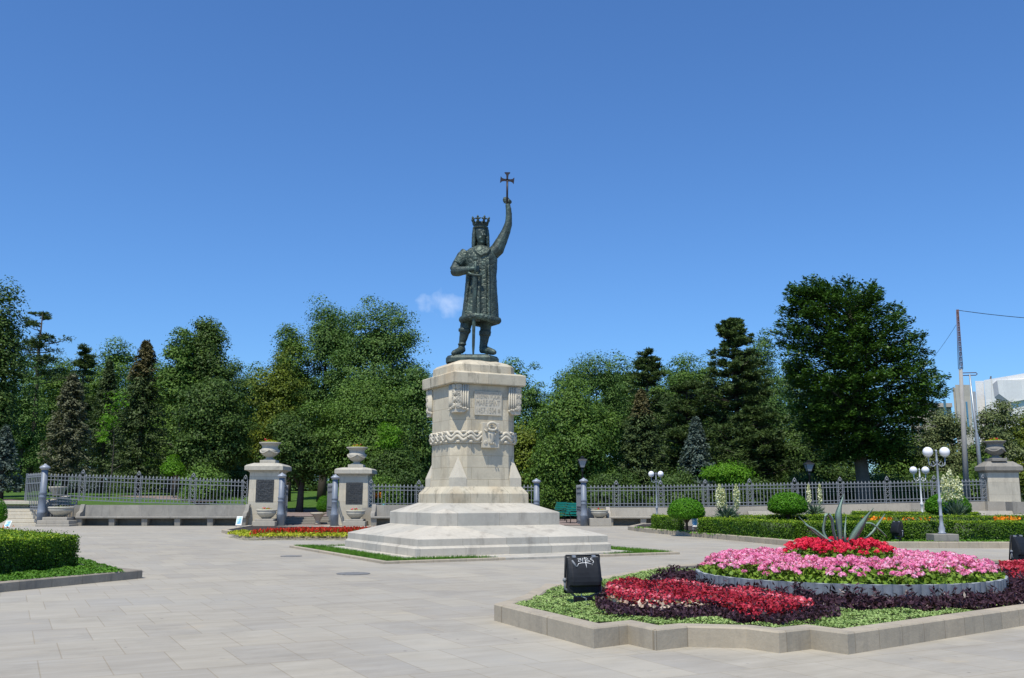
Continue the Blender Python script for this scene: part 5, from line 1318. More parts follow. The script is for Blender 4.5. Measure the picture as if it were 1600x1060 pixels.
# yucca clumps with cream flower spikes
def yucca(px, Y, z0, ybase, rpx, hpx, spikes, label, seed):
    rng = rs(seed); t = empty('yucca', (X(px, ybase, Y), Y, z0), 0, label, 'yucca', 'yucca clumps in the hedge garden'); k = Y / F
    n = 150; a = rng.rand(n) * 6.283; el = rng.uniform(.15, 1.35, n); L = hpx * k * rng.uniform(.7, 1.15, n); dr = np.column_stack([np.cos(a) * np.cos(el), np.sin(a) * np.cos(el), np.sin(el)])
    dr[:, 0] *= rpx / hpx; hb_ = max(0., D(px, ybase, Y).z - z0); C = dr * (L / 2)[:, None] + [0, 0, hb_]; N = np.cross(dr, rng.normal(size=(n, 3)))
    V, Q = leaf_arrays(C, N, L, rng, .11, dr); link('leaves', np_mesh('leaves', V, Q, rng.rand(n)), M['lf_yucca'], t)
    for (sx, yt, yb2, wpx) in spikes:
        p1 = D(sx, yt, Y); p0 = D(sx, yb2, Y); x_ = p0.x - t.location.x; m = 330; u = rng.rand(m); zz = (p0.z - z0) + (p1.z - p0.z) * u
        prof = np.clip(np.minimum(u * 4 + .45, (1 - u) * 2.6 + .12), .1, 1) * wpx * k / 2; aa = rng.rand(m) * 6.283; q = prof * np.sqrt(rng.rand(m))
        C = np.column_stack([x_ + q * np.cos(aa), q * np.sin(aa) , zz]); N = rng.normal(size=(m, 3)); T = rng.normal(size=(m, 3)) * .5 + [0, 0, -1]
        V, Q = leaf_arrays(C, N, rnd_quads(rng, m, .105), rng, .75, T); link('flower_spike', np_mesh('flower_spike', V, Q, rng.rand(m)), M['fl_cream'], t)
        b = MB(); b.tube([(x_ * .5, 0, hb_), (x_, 0, p0.z - z0), (x_, 0, p1.z - z0 - .1)], [.02, .018, .01], 6); b.build('stalk', M['lf_stalk'], t)
    return t
M['lf_stalk'] = plain('green_stalk', (.10, .17, .05), .6)
yucca(1136, 45.2, .15, 812, 24, 24, [(1125, 757, 795, 13), (1131, 764, 796, 10), (1151.5, 757, 795, 10)], 'yucca clump with two cream flower spikes left of the middle topiary', 95)
yucca(1272, 50, .15, 805, 24, 19, [(1264.5, 757, 788, 6), (1282, 757, 788, 6)], 'yucca clump with two thin flower spikes right of the middle topiary', 96)
yucca(1494, 42.5, .15, 807, 22, 26, [(1477, 742, 785, 11), (1487, 733, 782, 14), (1499, 745, 783, 13)], 'yucca clump with three large cream flower spikes behind the tallest lamp', 97)

# ------------------------------------------------------------------ utility poles and buildings
t = empty('utility_pole', (X(1510, 780, 62), 62, .9), 0, 'tall leaning concrete utility pole with a rusty lattice top behind the right fence', 'utility pole')
o_ = t.location; PB, PM, PT = D(1510.5, 783, 62) - o_, D(1501, 577, 62) - o_, D(1496, 484, 62) - o_
b = MB(); b.tube([PB - Vector((0, 0, .6)), PM], [.20, .115], 10); b.build('shaft', M['concrete'], t)
b = MB()
for sx, sy in ((-1, -1), (1, -1), (1, 1), (-1, 1)): b.tube([PM + Vector((sx * .10, sy * .10, 0)), PT + Vector((sx * .045, sy * .045, 0))], .022, 5)
for k in range(12):
    p, q = PM.lerp(PT, k / 12), PM.lerp(PT, (k + 1) / 12); r0, r1 = .10 - .055 * k / 12, .10 - .055 * (k + 1) / 12
    b.tube([p + Vector((-r0, -r0, 0)), q + Vector((r1, -r1, 0))], .014, 4); b.tube([p + Vector((r0, -r0, 0)), q + Vector((-r1, -r1, 0))], .014, 4); b.tube([p + Vector((r0, -r0, 0)), p + Vector((-r0, -r0, 0))], .016, 4)
b.build('lattice_mast', M['rust'], t)
def wire(p, q, sag, r, label):
    n = 14; b = MB(); p, q = Vector(p), Vector(q); b.tube([p.lerp(q, i / n) - Vector((0, 0, sag * 4 * (i / n) * (1 - i / n))) for i in range(n + 1)], r, 5)
    tag(b.build('overhead_wire', M['black_iron']), label, 'wire')
wire(D(1497, 485, 62), D(1720, 503, 60), .15, .022, 'overhead wire running right from the top of the utility pole')
wire(D(1494, 508, 62), D(1425, 590, 90), .4, .012, 'thin wire running left from the utility pole into the elm')
t = empty('steel_mast', (X(1537, 780, 70), 70, .9), 0, 'slim galvanised steel mast with a T-shaped top right of the utility pole', 'mast'); o_ = t.location
b = MB(); b.tube([D(1537, 785, 70) - o_ - Vector((0, 0, 1)), D(1526, 680, 70) - o_, D(1525.5, 676, 70) - o_, D(1515, 585, 70) - o_], [.16, .14, .09, .06], 10); b.build('shaft', M['steel'], t)
b = MB(); b.tube([D(1504, 587, 70) - o_, D(1525, 586.5, 70) - o_, D(1527, 584.5, 70) - o_, D(1525, 582.5, 70) - o_, D(1504, 583, 70) - o_], .035, 6); b.build('top_loop', M['rust'], t)

M['concrete_white'] = stone('white_cladding', (.86, .86, .85), .05, (.55, .54, .52), .2, .15, .05, (3.2, 3.2, 0))
M['beige_wall'] = stone('beige_facade', (.50, .465, .40), .06, (.35, .32, .28), .3, .1, .05, (3.0, 3.1, 0))
M['grey_facet'] = stone('grey_shaded_cladding', (.42, .44, .48), .05, None, .2, .2, .05, (3.2, 3.2, 0))  # white cladding on turned faces and soffit, shade put into the grey
M['glassb'] = plain('blue_window_glass', lin((95, 140, 165)), .15, .2, .2, .3)
M['darkgl'] = plain('dark_window_glass', (.05, .06, .07), .15, .2, .3, .5)
YB = 170.0
def bldg_box(b, px0, px1, yt, Y, dep, skew=0.0, zb=0):
    x0_, x1_ = X(px0, 700, Y), X(px1, 700, Y); z = D((px0 + px1) / 2, yt, Y).z; kd = (Y + dep) / Y
    b.loft([[(x0_, Y, zb), (x1_, Y, zb), (x1_ * kd, Y + dep, zb), (x0_ * kd, Y + dep, zb)], [(x0_, Y, z - skew), (x1_, Y, z + skew), (x1_ * kd, Y + dep, z + skew), (x0_ * kd, Y + dep, z - skew)]])
t = empty('white_building', (0, 0, 0), 0, 'modern white angular building rising behind the right trees', 'building')
b = MB(); bldg_box(b, 1546, 1640, 586.5, YB, 18, .9); b.build('main_block', M['concrete_white'], t)
b = MB(); bldg_box(b, 1532, 1545.5, 595.5, YB + 2, 12); b.build('side_slab', M['concrete_white'], t)
p = lambda px, py, Y: tuple(D(px, py, Y)); YW = YB - .5; YC = YB - .05
def panel(name, pts, mat): b = MB(); b.add([p(*q) for q in pts], [tuple(range(len(pts)))[::-1]]); b.build(name, mat, t)
panel('wing_front', [(1558, 594.5, YW), (1640, 590.5, YW), (1640, 617, YW), (1579.5, 629, YW), (1561, 615.5, YW)], M['concrete_white'])
panel('wing_side', [(1551, 600, YC), (1558, 594.5, YW), (1561, 615.5, YW), (1554, 621, YC)], M['grey_facet'])
panel('wing_soffit', [(1554, 621, YC), (1561, 615.5, YW), (1579.5, 629, YW), (1563, 629, YC)], M['grey_facet'])
panel('wing_top', [(1551, 600, YC), (1640, 589.5, YC), (1640, 590.5, YW), (1558, 594.5, YW)], M['concrete_white'])
panel('lower_bay', [(1563, 628.5, YW), (1579.5, 629, YW), (1580, 643, YW), (1564, 643, YW)], M['beige_wall'])
panel('side_return', [(1545.6, 595.5, YB + 2), (1547, 588, YB - .1), (1549.5, 588, YB - .1), (1549.5, 700, YB - .1), (1545.6, 700, YB + 2)], M['grey_facet'])
b = MB(); bldg_box(b, 1523.5, 1531.5, 612, YB - 1, 14); b.build('grey_fin', M['grey_facet'], t)
t = empty('beige_tower', (0, 0, 0), 0, 'beige stair tower with blue glass strips left of the white building', 'building')
b = MB(); bldg_box(b, 1500, 1523, 601.5, YB - 10, 9); bldg_box(b, 1496, 1499.9, 606, YB - 8, 7); b.build('wall', M['beige_wall'], t)
for k, (a, c, yt_, yb_) in enumerate(((1493, 1495.9, 622, 700), (1514.5, 1517, 628, 672))):
    b = MB(); x0_, x1_ = X(a, 700, YB - 10.1), X(c, 700, YB - 10.1); z1_, z0_ = D(a, yt_, YB - 10.1).z, D(a, yb_, YB - 10.1).z
    b.box(((x0_ + x1_) / 2, YB - 10.0 if k else YB - 7, (z0_ + z1_) / 2), (x1_ - x0_, .3, z1_ - z0_)); b.build('window', M['glassb'], t)
t = empty('beige_building', (0, 0, 0), 0, 'long beige building with windows seen under the elm branches', 'building')
b = MB(); bldg_box(b, 1425, 1491, 633, YB + 15, 15); bldg_box(b, 1447, 1466, 630, YB + 14.5, 10); b.build('wall', M['beige_wall'], t)
b = MB(); bldg_box(b, 1423, 1493, 630, YB + 14.2, .9, 0, D(0, 636, YB + 14).z); b.build('cornice', M['beige_wall'], t)
for r_ in range(4):
    for c_ in range(6):
        px = 1432 + c_ * 9.5; py = 645 + r_ * 15; q = D(px, py, YB + 14.4); b = MB(); b.box((q.x, YB + 15 - .02, q.z), (.62, .12, 1.15)); b.build('window', M['glassb'] if (r_ + c_) % 3 else M['darkgl'], t)
# ------------------------------------------------------------------ trees
def tree_trunk(rng, name_parent, h_, r, lean=(0, 0), limbs=8, spread=3.0, mat='bark', fork=.35, top=.85):
    b = MB(); p = [(lean[0] * t * h_ * .3 + .15 * math.sin(3 * t + r), lean[1] * t * h_ * .3, h_ * top * t - .4) for t in (0, .15, .35, .6, .8, 1)]
    b.tube(p, [r * 1.35, r, r * .85, r * .6, r * .38, r * .12], 9)
    for k in range(limbs):
        t = fork + (top - fork) * (k + rng.rand() * .5) / limbs; a = rng.rand() * 6.283; L = spread * (1.05 - .5 * t) * rng.uniform(.7, 1.1); z = h_ * top * t
        x0, y0 = lean[0] * t * h_ * .3, lean[1] * t * h_ * .3
        b.tube([(x0, y0, z), (x0 + L * .4 * math.cos(a), y0 + L * .4 * math.sin(a), z + L * .30), (x0 + L * math.cos(a), y0 + L * math.sin(a), z + L * .62)], [r * .42 * (1.1 - t), r * .28 * (1.1 - t), .03], 6)
    return b.build('trunk', M[mat], name_parent)

def lobes_points(rng, lobes, n, shell=.55):
    vol = np.array([l[3] * l[4] * l[5] for l in lobes]) ** .72; idx = rng.choice(len(lobes), n, p=vol / vol.sum()); L = np.array(lobes)[idx]
    u = rng.normal(size=(n, 3)); u /= np.linalg.norm(u, axis=1, keepdims=True); r = (shell + (1 - shell) * rng.rand(n)) ** .8
    return L[:, :3] + u * L[:, 3:] * r[:, None], u
def broadleaf(px, ytop, hw, ylow, Y, label, mat, seed, lobes=None, nc=260, per=46, cr=.85, leaf=.30, aspect=.6, trunk=True, trunk_r=.28, base=None, group='broadleaf trees in the park', tmat='bark', droop=.3, name='broadleaf_tree', lobe_n=9, dens_low=1.0, trunk_px=None):
    """crown between photo rows ytop and ylow, half width hw (px), at distance Y"""
    rng = rs(seed); k = Y / F; c = D(px, (ytop + ylow) / 2, Y); zt, zl = D(px, ytop, Y).z, D(px, ylow, Y).z
    bz = hz(c.x / Y * 58, Y) if base is None else base; R = hw * k; Hh = (zt - zl) / 2; tx = X(trunk_px, 780, Y) if trunk_px else c.x
    t = empty(name, (tx, Y, bz), 0, label, 'tree', group); ox = c.x - tx; zc = (zt + zl) / 2 - bz
    if lobes is None:
        lobes = [(0, 0, 0, .74, .74, .82), (0, 0, -.45, .86, .86, .50)]
        for i in range(lobe_n):
            a = rng.rand() * 6.283; e = rng.uniform(-.75, .85); q = math.cos(e * 1.05) * rng.uniform(.45, .72)
            s_ = rng.uniform(.26, .44); lobes.append((q * math.cos(a), q * math.sin(a), e * .68, s_, s_, s_ * .95))
        lobes.append((rng.uniform(-.15, .15), 0, .62, .36, .36, .38))
    L = [(ox + l[0] * R, l[1] * R * .85, zc + l[2] * Hh, l[3] * R, l[4] * R * .85, l[5] * Hh) for l in lobes]
    C, U = lobes_points(rng, L, nc); crs = cr * rng.uniform(.55, 1.25, nc)
    nc = max(9, int(nc * .62)); C, U, crs = C[:nc], U[:nc], crs[:nc] * 1.38; per = int(per * 3.7); leaf = leaf * .62
    off = rng.normal(size=(nc, per, 3)); off = off / (np.linalg.norm(off, axis=2, keepdims=True) + .25) * rng.uniform(.55, 1.25, (nc, per, 1)); off[..., 2] = off[..., 2] * .5 + .1
    off[..., 2] -= droop * (off[..., 0] ** 2 + off[..., 1] ** 2)
    P = C[:, None, :] + off * crs[:, None, None]; N = off * .9 + U[:, None, :] * .35 + np.array([0, 0, .7]) + rng.normal(size=off.shape) * .45
    P = P.reshape(-1, 3); N = N.reshape(-1, 3); n = len(P)
    V, Q = leaf_arrays(P, N, rnd_quads(rng, n, leaf, .5), rng, aspect, None, .1)
    W = np.clip(np.repeat(rng.rand(nc) * .45, per) + rng.rand(n) * .55, 0, 1)
    link('crown', np_mesh('crown', V, Q, W), M[mat], t)
    if trunk: tree_trunk(rng, t, zc + Hh * .7, trunk_r, (ox * .04, 0), 9, R * .75, tmat, .3)
    return t

def spruce(px, ytop, hw, ylow, Y, label, mat, seed, nb=230, per=34, leaf=.26, base=None, group='conifers in the park', tip=None, shape=.85, name='spruce_tree', bare=.0, lean=0.0):
    rng = rs(seed); k = Y / F; zt, zl = D(px, ytop, Y).z, D(px, ylow, Y).z; x = X(px, (ytop + ylow) / 2, Y)
    bz = hz(x / Y * 58, Y) if base is None else base; R = hw * k; t = empty(name, (x, Y, bz), 0, label, 'tree', group); Hh = zt - zl; z0 = zl - bz
    f_ = (np.arange(nb) + rng.rand(nb)) / nb; f_ = f_ ** .9; a = rng.rand(nb) * 6.283
    rad = R * np.clip(1 - f_, .0, 1) ** shape * rng.uniform(.72, 1.08, nb) + .12
    s = rng.rand(nb, per) ** .7; s[:, :3] = 1.0
    rr = rad[:, None] * s; droop_ = .12 * rr - .10 * rad[:, None] * s ** 2 * 2.2 + .18 * np.maximum(s - .75, 0) * rad[:, None]
    lat = rng.normal(size=s.shape) * (.10 + .17 * rad[:, None] * (1.05 - s))
    Xp = rr * np.cos(a)[:, None] - lat * np.sin(a)[:, None]; Yp = rr * np.sin(a)[:, None] + lat * np.cos(a)[:, None]
    Zp = z0 + (f_ * Hh)[:, None] + droop_ + rng.normal(size=s.shape) * .10 - .12 * np.abs(lat)
    P = np.stack([Xp, Yp, Zp], -1).reshape(-1, 3); n = len(P)
    dr = np.stack([np.cos(a)[:, None] * np.ones_like(s), np.sin(a)[:, None] * np.ones_like(s), -.35 * np.ones_like(s)], -1).reshape(-1, 3)
    T = dr + rng.normal(size=dr.shape) * .55; N = np.array([0, 0, 1.]) + dr * .35 + rng.normal(size=dr.shape) * .45
    V, Q = leaf_arrays(P, N, rnd_quads(rng, n, leaf, .35), rng, .42, T)
    W = np.clip(np.repeat(rng.rand(nb) * .45, per) + rng.rand(n) * .35 + .2 * s.reshape(-1), 0, 1)
    cr_ = link('crown', np_mesh('crown', V, Q, W), M[mat], t)
    if tip:
        me = cr_.data; me.materials.append(M[tip]); zc = P[:, 2]; pr = np.clip((zc - (z0 + Hh * .62)) / (Hh * .2), 0, 1) * (.35 + .5 * rng.rand(n)); me.polygons.foreach_set('material_index', (pr > .35).astype(np.int32))
    b = MB(); b.tube([(0, 0, -.3), (lean, 0, (z0 + Hh) * .5), (lean, 0, z0 + Hh * .96)], [.26, .15, .03], 8)
    b.build('trunk', M['bark'], t); return t

def pine(px, ytop, hw, ylow, Y, label, seed, nb=60, leaf=.34, mat='lf_pine', base=None, group='conifers in the park', per=90, shape=.6, trunk_r=.25, puff=.75, zbase=None):
    rng = rs(seed); k = Y / F; zt, zl = D(px, ytop, Y).z, D(px, ylow, Y).z; x = X(px, (ytop + ylow) / 2, Y); bz = hz(x / Y * 58, Y) if base is None else base
    R = hw * k; t = empty('pine_tree', (x, Y, bz), 0, label, 'tree', group); Hh = zt - zl; z0 = zl - bz; b = MB(); b.tube([(0, 0, -.3), (.1, 0, (z0 + Hh) * .4), (-.1, 0, (z0 + Hh) * .75), (0, 0, z0 + Hh * .97)], [trunk_r, trunk_r * .75, trunk_r * .45, .04], 8)
    f_ = np.sort(rng.rand(nb)); cs = []
    for i in range(nb):
        a = rng.rand() * 6.283 if i % 3 else rng.choice([0, math.pi]) + rng.normal() * .4
        rad = R * (1 - f_[i] * .97) ** shape * rng.uniform(.45, 1.18) + .12; z = z0 + Hh * f_[i] - .12 * rad
        tipz = z + rad * .22; b.tube([(0, 0, z), (rad * .5 * math.cos(a), rad * .5 * math.sin(a), z + rad * .05), (rad * math.cos(a), rad * math.sin(a), tipz)], [.06, .045, .02], 5)
        for q in (1.0, .72, .45):
            if q < 1 and rng.rand() < .3: continue
            cs.append((rad * q * math.cos(a) + rng.normal() * .2, rad * q * math.sin(a) + rng.normal() * .2, z + (tipz - z) * q + .12))
    b.build('trunk', M['bark'], t)
    C = np.array(cs); m = len(C); off = rng.normal(size=(m, per, 3)) * np.array([.5, .5, .26]); sc_ = (puff * rng.uniform(.6, 1.2, m) * (.5 + .6 * np.clip(1 - (C[:, 2] - z0) / Hh, 0, 1)))[:, None, None]
    P = (C[:, None, :] + off * sc_).reshape(-1, 3); n = len(P); T = (off + rng.normal(size=off.shape) * .35 + [0, 0, .25]).reshape(-1, 3); N = np.cross(T, rng.normal(size=(n, 3))) + [0, 0, .6]
    V, Q = leaf_arrays(P, N, rnd_quads(rng, n, leaf, .3), rng, .26, T); W = np.clip(np.repeat(rng.rand(m) * .5, per) + rng.rand(n) * .5, 0, 1)
    link('crown', np_mesh('crown', V, Q, W), M[mat], t); return t

def spray_tree(px, Y, outline, label, seed, mat, ns=430, per=60, leaf=.27, trunk_px=None, base_y=790, group='broadleaf trees in the park', L=2.3):
    """crown of flat leafy sprays; outline: (photo row, left px, right px)"""
    rng = rs(seed); rows = [r[0] for r in outline]; k = Y / F; tx = X(trunk_px or px, 700, Y); bz = hz(tx / Y * 58, Y); t = empty('elm_tree', (tx, Y, bz), 0, label, 'tree', group)
    ys = rng.uniform(rows[0], rows[-1], ns * 3); l = np.interp(ys, rows, [r[1] for r in outline]); r_ = np.interp(ys, rows, [r[2] for r in outline]); w_ = (r_ - l) / 2; keep = rng.rand(len(ys)) < (w_ / w_.max()) * .9 + .12
    ys, l, r_, w_ = [q[keep][:ns] for q in (ys, l, r_, w_)]; n = len(ys); a = rng.rand(n) * 6.283; q = np.where(rng.rand(n) < .62, rng.uniform(.84, 1.0, n), rng.uniform(.3, .86, n)) * (1 + .09 * np.sin(5 * a + ys * .08) * np.cos(ys * .13))
    cx = (l + r_) / 2; tips = np.zeros((n, 3)); 
    for i in range(n):
        p = D(cx[i] + w_[i] * q[i] * math.cos(a[i]), ys[i], Y); tips[i] = (p.x - tx, w_[i] * k * q[i] * math.sin(a[i]) * .85, p.z - bz)
    zmid = D(px, 640, Y).z - bz; dirs = tips - np.array([0, 0, zmid]); dirs[:, 2] = dirs[:, 2] * .22 + .10 * np.linalg.norm(dirs[:, :2], axis=1) ; dirs = norm(dirs)
    side = norm(np.cross(dirs, [0, 0, 1.])); s = rng.rand(n, per) ** .8; Ls = L * rng.uniform(.6, 1.15, n)
    back = (1 - s) * Ls[:, None]; lat = rng.normal(size=s.shape) * (.14 + .50 * (1 - s)) * 1.0
    P = tips[:, None, :] - dirs[:, None, :] * back[..., None] + side[:, None, :] * lat[..., None]; P[..., 2] += -.16 * np.abs(lat) + rng.normal(size=s.shape) * .13 - .22 * (s ** 2) * Ls[:, None] * .5
    T = (dirs[:, None, :] + side[:, None, :] * np.sign(lat)[..., None] * .7 + rng.normal(size=P.shape) * .3).reshape(-1, 3); N = np.array([0, 0, 1.]) + rng.normal(size=T.shape) * .42; P = P.reshape(-1, 3); m = len(P)
    V, Q = leaf_arrays(P, N, rnd_quads(rng, m, leaf, .3), rng, .48, T); W = np.clip(np.repeat(rng.rand(n) * .55, per) + rng.rand(m) * .45, 0, 1); link('crown', np_mesh('crown', V, Q, W), M[mat], t)
    b = MB(); zc = lambda y_: D(px, y_, Y).z - bz
    b.tube([(0, 0, -.5), (-.1, 0, 1.2), (-.15, 0, zc(735)), (-.3, 0, zc(690)), (-.2, 0, zc(620)), (-.4, 0, zc(540)), (-.3, 0, zc(470))], [.70, .50, .45, .42, .30, .18, .05], 12)
    for i in rng.choice(n, 60, replace=False):
        p1 = Vector(tips[i] - dirs[i] * Ls[i] * .7); z0 = min(max(p1.z - .55 * math.hypot(p1.x, p1.y), zc(700)), zc(480)); p0 = Vector((-.25, 0, z0)); b.tube([p0, p0.lerp(p1, .5) + Vector((0, 0, .25)), p1], [.13, .08, .02], 6)
    b.build('trunk', M['bark_pale'], t); return t

# --- left of the pedestal
broadleaf(-8, 440, 34, 760, 72, 'tall dark broadleaf tree cut by the left edge of the picture', 'lf_dark', 101, nc=330, cr=1.0, leaf=.32)
pine(62, 484, 52, 610, 96, 'open layered black pine with a bare pale trunk near the left edge', 102, nb=34, per=80, shape=.45, trunk_r=.34)
broadleaf(35, 560, 45, 760, 92, 'grey green tree below the black pine at the left', 'lf_ash', 103, nc=240)
spruce(5, 668, 34, 765, 68, 'low blue spruce at the left edge above the steps', 'lf_spruce_blue', 104, nb=150)
broadleaf(178, 527, 62, 720, 112, 'domed green tree far behind the brown topped spruce', 'lf_mid', 105, nc=300, cr=1.1, leaf=.36)
pine(128, 543, 34, 720, 102, 'dark pine behind the grey brown spruce', 106, nb=60)
spruce(108, 588, 44, 745, 73, 'grey brown withered spruce behind the left end of the fence', 'lf_spruce_grey', 107, nb=300, per=40, shape=.6)
spruce(165, 565, 42, 745, 84, 'olive dark spruce between the withered and the brown topped spruces', 'lf_spruce', 108, nb=280)
spruce(222, 535, 52, 752, 78, 'tall spruce with a rusty brown top', 'lf_spruce', 109, nb=420, per=42, tip='lf_spruce_brown', shape=.62)
broadleaf(320, 490, 46, 640, 78, 'tall dark linden with a narrow ragged top', 'lf_dark', 110, nc=240, cr=.75, leaf=.30, lobes=[(0, 0, .62, .34, .34, .40), (-.1, 0, .1, .5, .5, .5), (.15, .1, -.4, .75, .75, .5), (.3, 0, .35, .25, .3, .3)])
broadleaf(284, 508, 30, 640, 77, 'lighter linden top left of the narrow dark one', 'lf_mid', 111, nc=170, cr=.75, leaf=.30)
broadleaf(325, 585, 72, 752, 74, 'wide dark linden crown over the middle of the left fence', 'lf_dark', 112, nc=380, cr=.9, leaf=.30)
broadleaf(358, 562, 36, 720, 100, 'dark distant tree between the linden and the yellowish tree', 'lf_dark', 113, nc=200)
broadleaf(268, 600, 36, 745, 86, 'green tree filling the gap behind the spruces', 'lf_mid', 114, nc=220)
broadleaf(432, 540, 44, 745, 78, 'yellowish green tree above the left gate pillar', 'lf_yellow', 115, nc=300, cr=.8, leaf=.28)
broadleaf(456, 503, 30, 640, 92, 'dark green treetop left of the big double ash', 'lf_mid', 116, nc=170)
broadleaf(508, 461, 52, 690, 92, 'left crown of the big double ash', 'lf_ash', 117, nc=380, cr=1.0, leaf=.30, trunk_r=.4)
broadleaf(585, 460, 74, 700, 88, 'right and wider crown of the big double ash', 'lf_ash', 118, nc=560, cr=1.05, leaf=.30, trunk_r=.45, lobes=[(-.15, 0, .5, .45, .5, .45), (.3, 0, .45, .4, .5, .45), (.62, 0, .05, .36, .4, .5), (0, 0, -.1, .75, .7, .6), (-.5, 0, -.2, .4, .5, .6), (.35, -.2, -.5, .65, .6, .42)])
broadleaf(570, 585, 98, 765, 78, 'dense low tree mass directly behind the gate pillars', 'lf_mid', 119, nc=620, cr=.95, leaf=.28, trunk_r=.35)
broadleaf(470, 640, 60, 752, 76, 'dark low tree over the gate opening', 'lf_dark', 120, nc=320, cr=.85, leaf=.28)
broadleaf(650, 560, 36, 790, 82, 'dark tree edge hidden partly by the pedestal shaft', 'lf_ash', 121, nc=240, base=.9)
broadleaf(212, 548, 56, 760, 108, 'green tree filling the treeline left of the brown topped spruce', 'lf_ash', 122, nc=300, cr=1.1, leaf=.36)
broadleaf(252, 552, 40, 760, 100, 'green tree between the brown topped spruce and the lindens', 'lf_mid', 123, nc=240, cr=1.0, leaf=.34)
broadleaf(392, 566, 44, 760, 104, 'green tree right of the lindens, low in the treeline', 'lf_ash', 124, nc=240, cr=1.0, leaf=.34)
broadleaf(88, 545, 48, 760, 106, 'dark green tree right of the open black pine', 'lf_mid', 125, nc=260, cr=1.0, leaf=.34)
# --- right of the pedestal
broadleaf(975, 552, 44, 760, 106, 'green tree between the domed tree and the small pine', 'lf_ash', 126, nc=240, cr=1.0, leaf=.34)
broadleaf(1045, 566, 44, 760, 108, 'green tree behind the small pine, right side', 'lf_mid', 127, nc=240, cr=1.0, leaf=.34)
broadleaf(1108, 556, 36, 760, 106, 'green tree just left of the tall pine', 'lf_ash', 128, nc=220, cr=1.0, leaf=.34)
broadleaf(833, 563, 34, 770, 104, 'pale feathery tree just right of the pedestal top', 'lf_ash', 130, nc=190, cr=.9, leaf=.30)
broadleaf(932, 546, 66, 720, 100, 'smooth domed green tree right of the pedestal', 'lf_ash', 131, nc=430, cr=1.0, leaf=.30, lobe_n=5)
broadleaf(890, 585, 74, 785, 73, 'dark chestnut with shining drooping leaves behind the gate post', 'lf_mid', 132, nc=520, cr=.85, leaf=.30, droop=.7, trunk_r=.35)
broadleaf(822, 660, 34, 790, 76, 'yellowish low tree beside the pedestal shaft', 'lf_yellow', 133, nc=200, cr=.8, leaf=.28)
pine(1013, 550, 48, 690, 94, 'small dark pine top between two green trees', 134, nb=90, per=80, puff=.6, shape=.7)
broadleaf(1075, 550, 40, 720, 104, 'round green tree behind the pines', 'lf_mid', 135, nc=260, cr=.95)
spruce(1003, 612, 54, 765, 74, 'olive spruce with drooping boughs left of the small globe lamp', 'lf_spruce', 136, nb=380, per=42, tip='lf_spruce_brown')
pine(1150, 502, 72, 735, 84, 'tall broad pine left of the big elm', 137, nb=210, per=95, puff=.62, shape=.62, trunk_r=.35, mat='lf_pine')
pine(1075, 600, 62, 745, 86, 'wide olive pine behind the blue spruce', 138, nb=120, per=85, shape=.5)
spruce(1088, 655, 36, 762, 70, 'slim blue grey spruce above the fence', 'lf_spruce_blue', 139, nb=240, per=38)
broadleaf(1196, 509, 40, 720, 104, 'pale feathery tree between the pine and the elm', 'lf_ash', 140, nc=260, cr=1.0)
pine(1180, 640, 55, 775, 78, 'low dark pine below the tall one', 141, nb=100, per=90, shape=.5)
broadleaf(1135, 722, 32, 756, 64, 'small bright green shrub crown just above the right fence', 'lf_bright', 142, nc=90, cr=.55, leaf=.22, trunk_r=.08, name='shrub', group=None)
spray_tree(1340, 66, [(425, 1255, 1300), (440, 1225, 1370), (475, 1208, 1412), (520, 1206, 1438), (560, 1212, 1455), (600, 1222, 1484), (640, 1232, 1466), (680, 1250, 1440), (720, 1285, 1410)], 'large dark elm with feathery horizontal boughs, the biggest tree on the right', 143, 'lf_elm', 1000, 92, .25, 1348)
broadleaf(1240, 640, 56, 772, 80, 'dark tree under the left side of the elm', 'lf_dark', 144, nc=300)
broadleaf(1300, 690, 60, 790, 84, 'dark undergrowth tree behind the elm trunk', 'lf_dark', 145, nc=260)
broadleaf(1408, 668, 44, 770, 80, 'green tree below the right side of the elm', 'lf_mid', 146, nc=230, cr=.8)
broadleaf(1478, 636, 44, 775, 76, 'grey green linden behind the utility pole', 'lf_linden', 147, nc=300, cr=.7, leaf=.24)
broadleaf(1562, 612, 36, 745, 72, 'sparse linden in front of the white building', 'lf_linden', 148, nc=120, cr=.7, leaf=.25)
broadleaf(1600, 640, 50, 780, 78, 'linden cut by the right picture edge behind the urn pillar', 'lf_yellow', 149, nc=230, cr=.8, leaf=.26)
broadleaf(1525, 690, 36, 775, 82, 'small green tree between the two poles and the urn pillar', 'lf_mid', 150, nc=190, cr=.7)
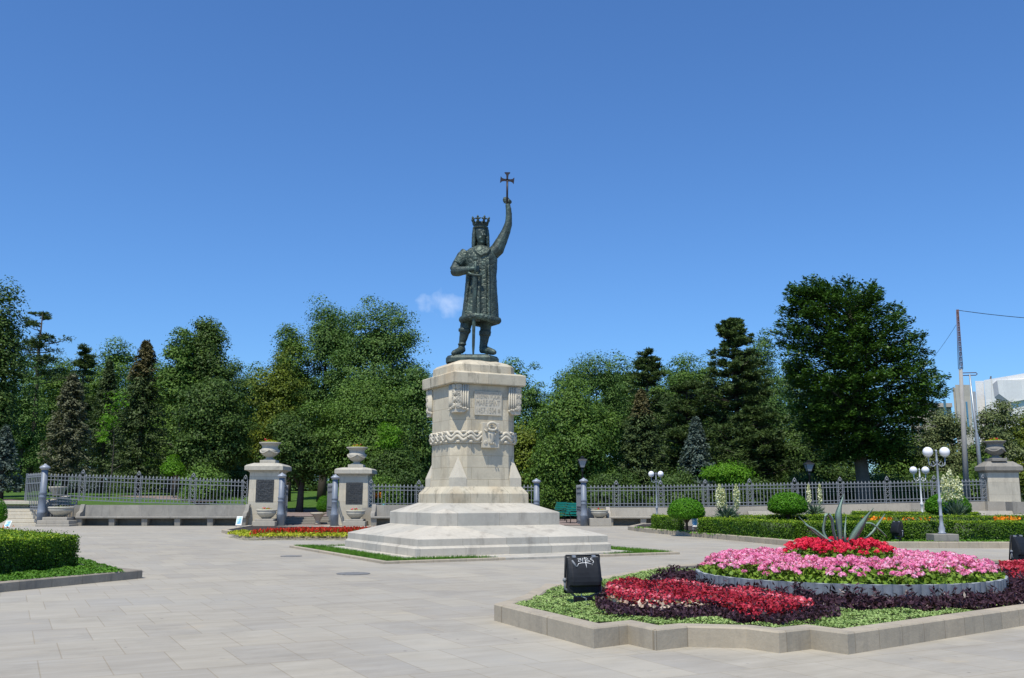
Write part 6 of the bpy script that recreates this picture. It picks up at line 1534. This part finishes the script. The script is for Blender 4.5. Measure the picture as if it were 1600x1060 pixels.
# --- undergrowth and young growth
for i, (px, yt, hw, yl, Y, m_, lb) in enumerate((
        (620, 700, 60, 792, 72, 'lf_dark', 'dark shrubbery behind the fence left of the pedestal'), (870, 745, 34, 806, 72, 'lf_mid', 'bright shrubbery behind the turquoise benches'),
        (960, 735, 50, 796, 68, 'lf_dark', 'dark shrub behind the fence above the low bowl'), (1055, 740, 52, 796, 68, 'lf_dark', 'dark shrub behind the first fence bays'),
        (1150, 745, 55, 796, 70, 'lf_dark', 'dark shrub behind the yucca spikes'), (1250, 742, 60, 794, 72, 'lf_dark', 'dark shrub behind the middle topiary'),
        (1375, 740, 70, 790, 72, 'lf_dark', 'dark shrub at the foot of the elm'), (1450, 738, 60, 788, 74, 'lf_dark', 'dark shrub behind the white globe lamp'), (1530, 735, 50, 786, 74, 'lf_mid', 'green shrub behind the two poles'),
        (320, 728, 34, 785, 66, 'lf_mid', 'loose green shrub just behind the left fence'), (245, 742, 26, 770, 92, 'lf_dark', 'small dark shrub on the left lawn'), (130, 738, 40, 778, 88, 'lf_spruce_blue', 'bluish shrub on the lawn behind the left fence'),
        (205, 735, 45, 775, 92, 'lf_dark', 'dark shrub under the spruces'), (40, 700, 50, 765, 100, 'lf_dark', 'dark shrub mass under the black pine'), (380, 720, 40, 778, 84, 'lf_dark', 'dark shrub left of the left gate pillar'), (590, 745, 40, 795, 68, 'lf_mid', 'green shrub behind the turquoise planter box'))):
    broadleaf(px, yt, hw, yl, Y, lb, m_, 200 + i, nc=150, cr=.7, leaf=.24, trunk=False, name='shrub', group='shrubs behind the fence', lobe_n=7)
broadleaf(178, 612, 26, 690, 68, 'young bright green sapling with a thin stem before the dark spruces', 'lf_bright', 230, nc=24, per=16, cr=.5, leaf=.24, trunk_r=.06, name='sapling', group=None, lobes=[(.1, 0, .5, .5, .5, .4), (-.5, 0, -.6, .4, .4, .4), (-.3, 0, -.1, .4, .4, .3)])
broadleaf(272, 712, 14, 745, 72, 'small bright green bush in the shade of the linden', 'lf_bright', 231, nc=30, cr=.5, leaf=.22, trunk_r=.05, name='sapling', group=None)
broadleaf(608, 655, 17, 702, 72, 'bright green sapling top left of the pedestal shaft', 'lf_bright', 232, nc=26, cr=.5, leaf=.22, trunk_r=.06, name='sapling', group=None)
# --- the far edge of the park: ordinary dark trees closing the gaps
rng = rs(77)
far = [('left end', -30), ('black pine', 70), ('domed tree', 150), ('spruces', 245), ('linden', 330), ('yellowish tree', 410), ('gate', 480), ('double ash', 560), ('pedestal, left side', 640), ('pedestal', 720), ('pedestal, right side', 800), ('chestnut', 880), ('small pine', 970), ('olive pine', 1060), ('broad pine', 1150), ('elm, left side', 1235), ('elm trunk', 1320)]
for i, (nm, px) in enumerate(far):
    broadleaf(px + rng.uniform(-8, 8), 556 + rng.uniform(-8, 16), 68, 806, 122 + rng.uniform(-4, 4), 'plain dark tree at the far edge of the park behind the ' + nm, 'lf_ash' if i % 3 else 'lf_dark', 300 + i, nc=300, per=40, cr=1.4, leaf=.46, group='far trees closing the park', trunk_r=.3)
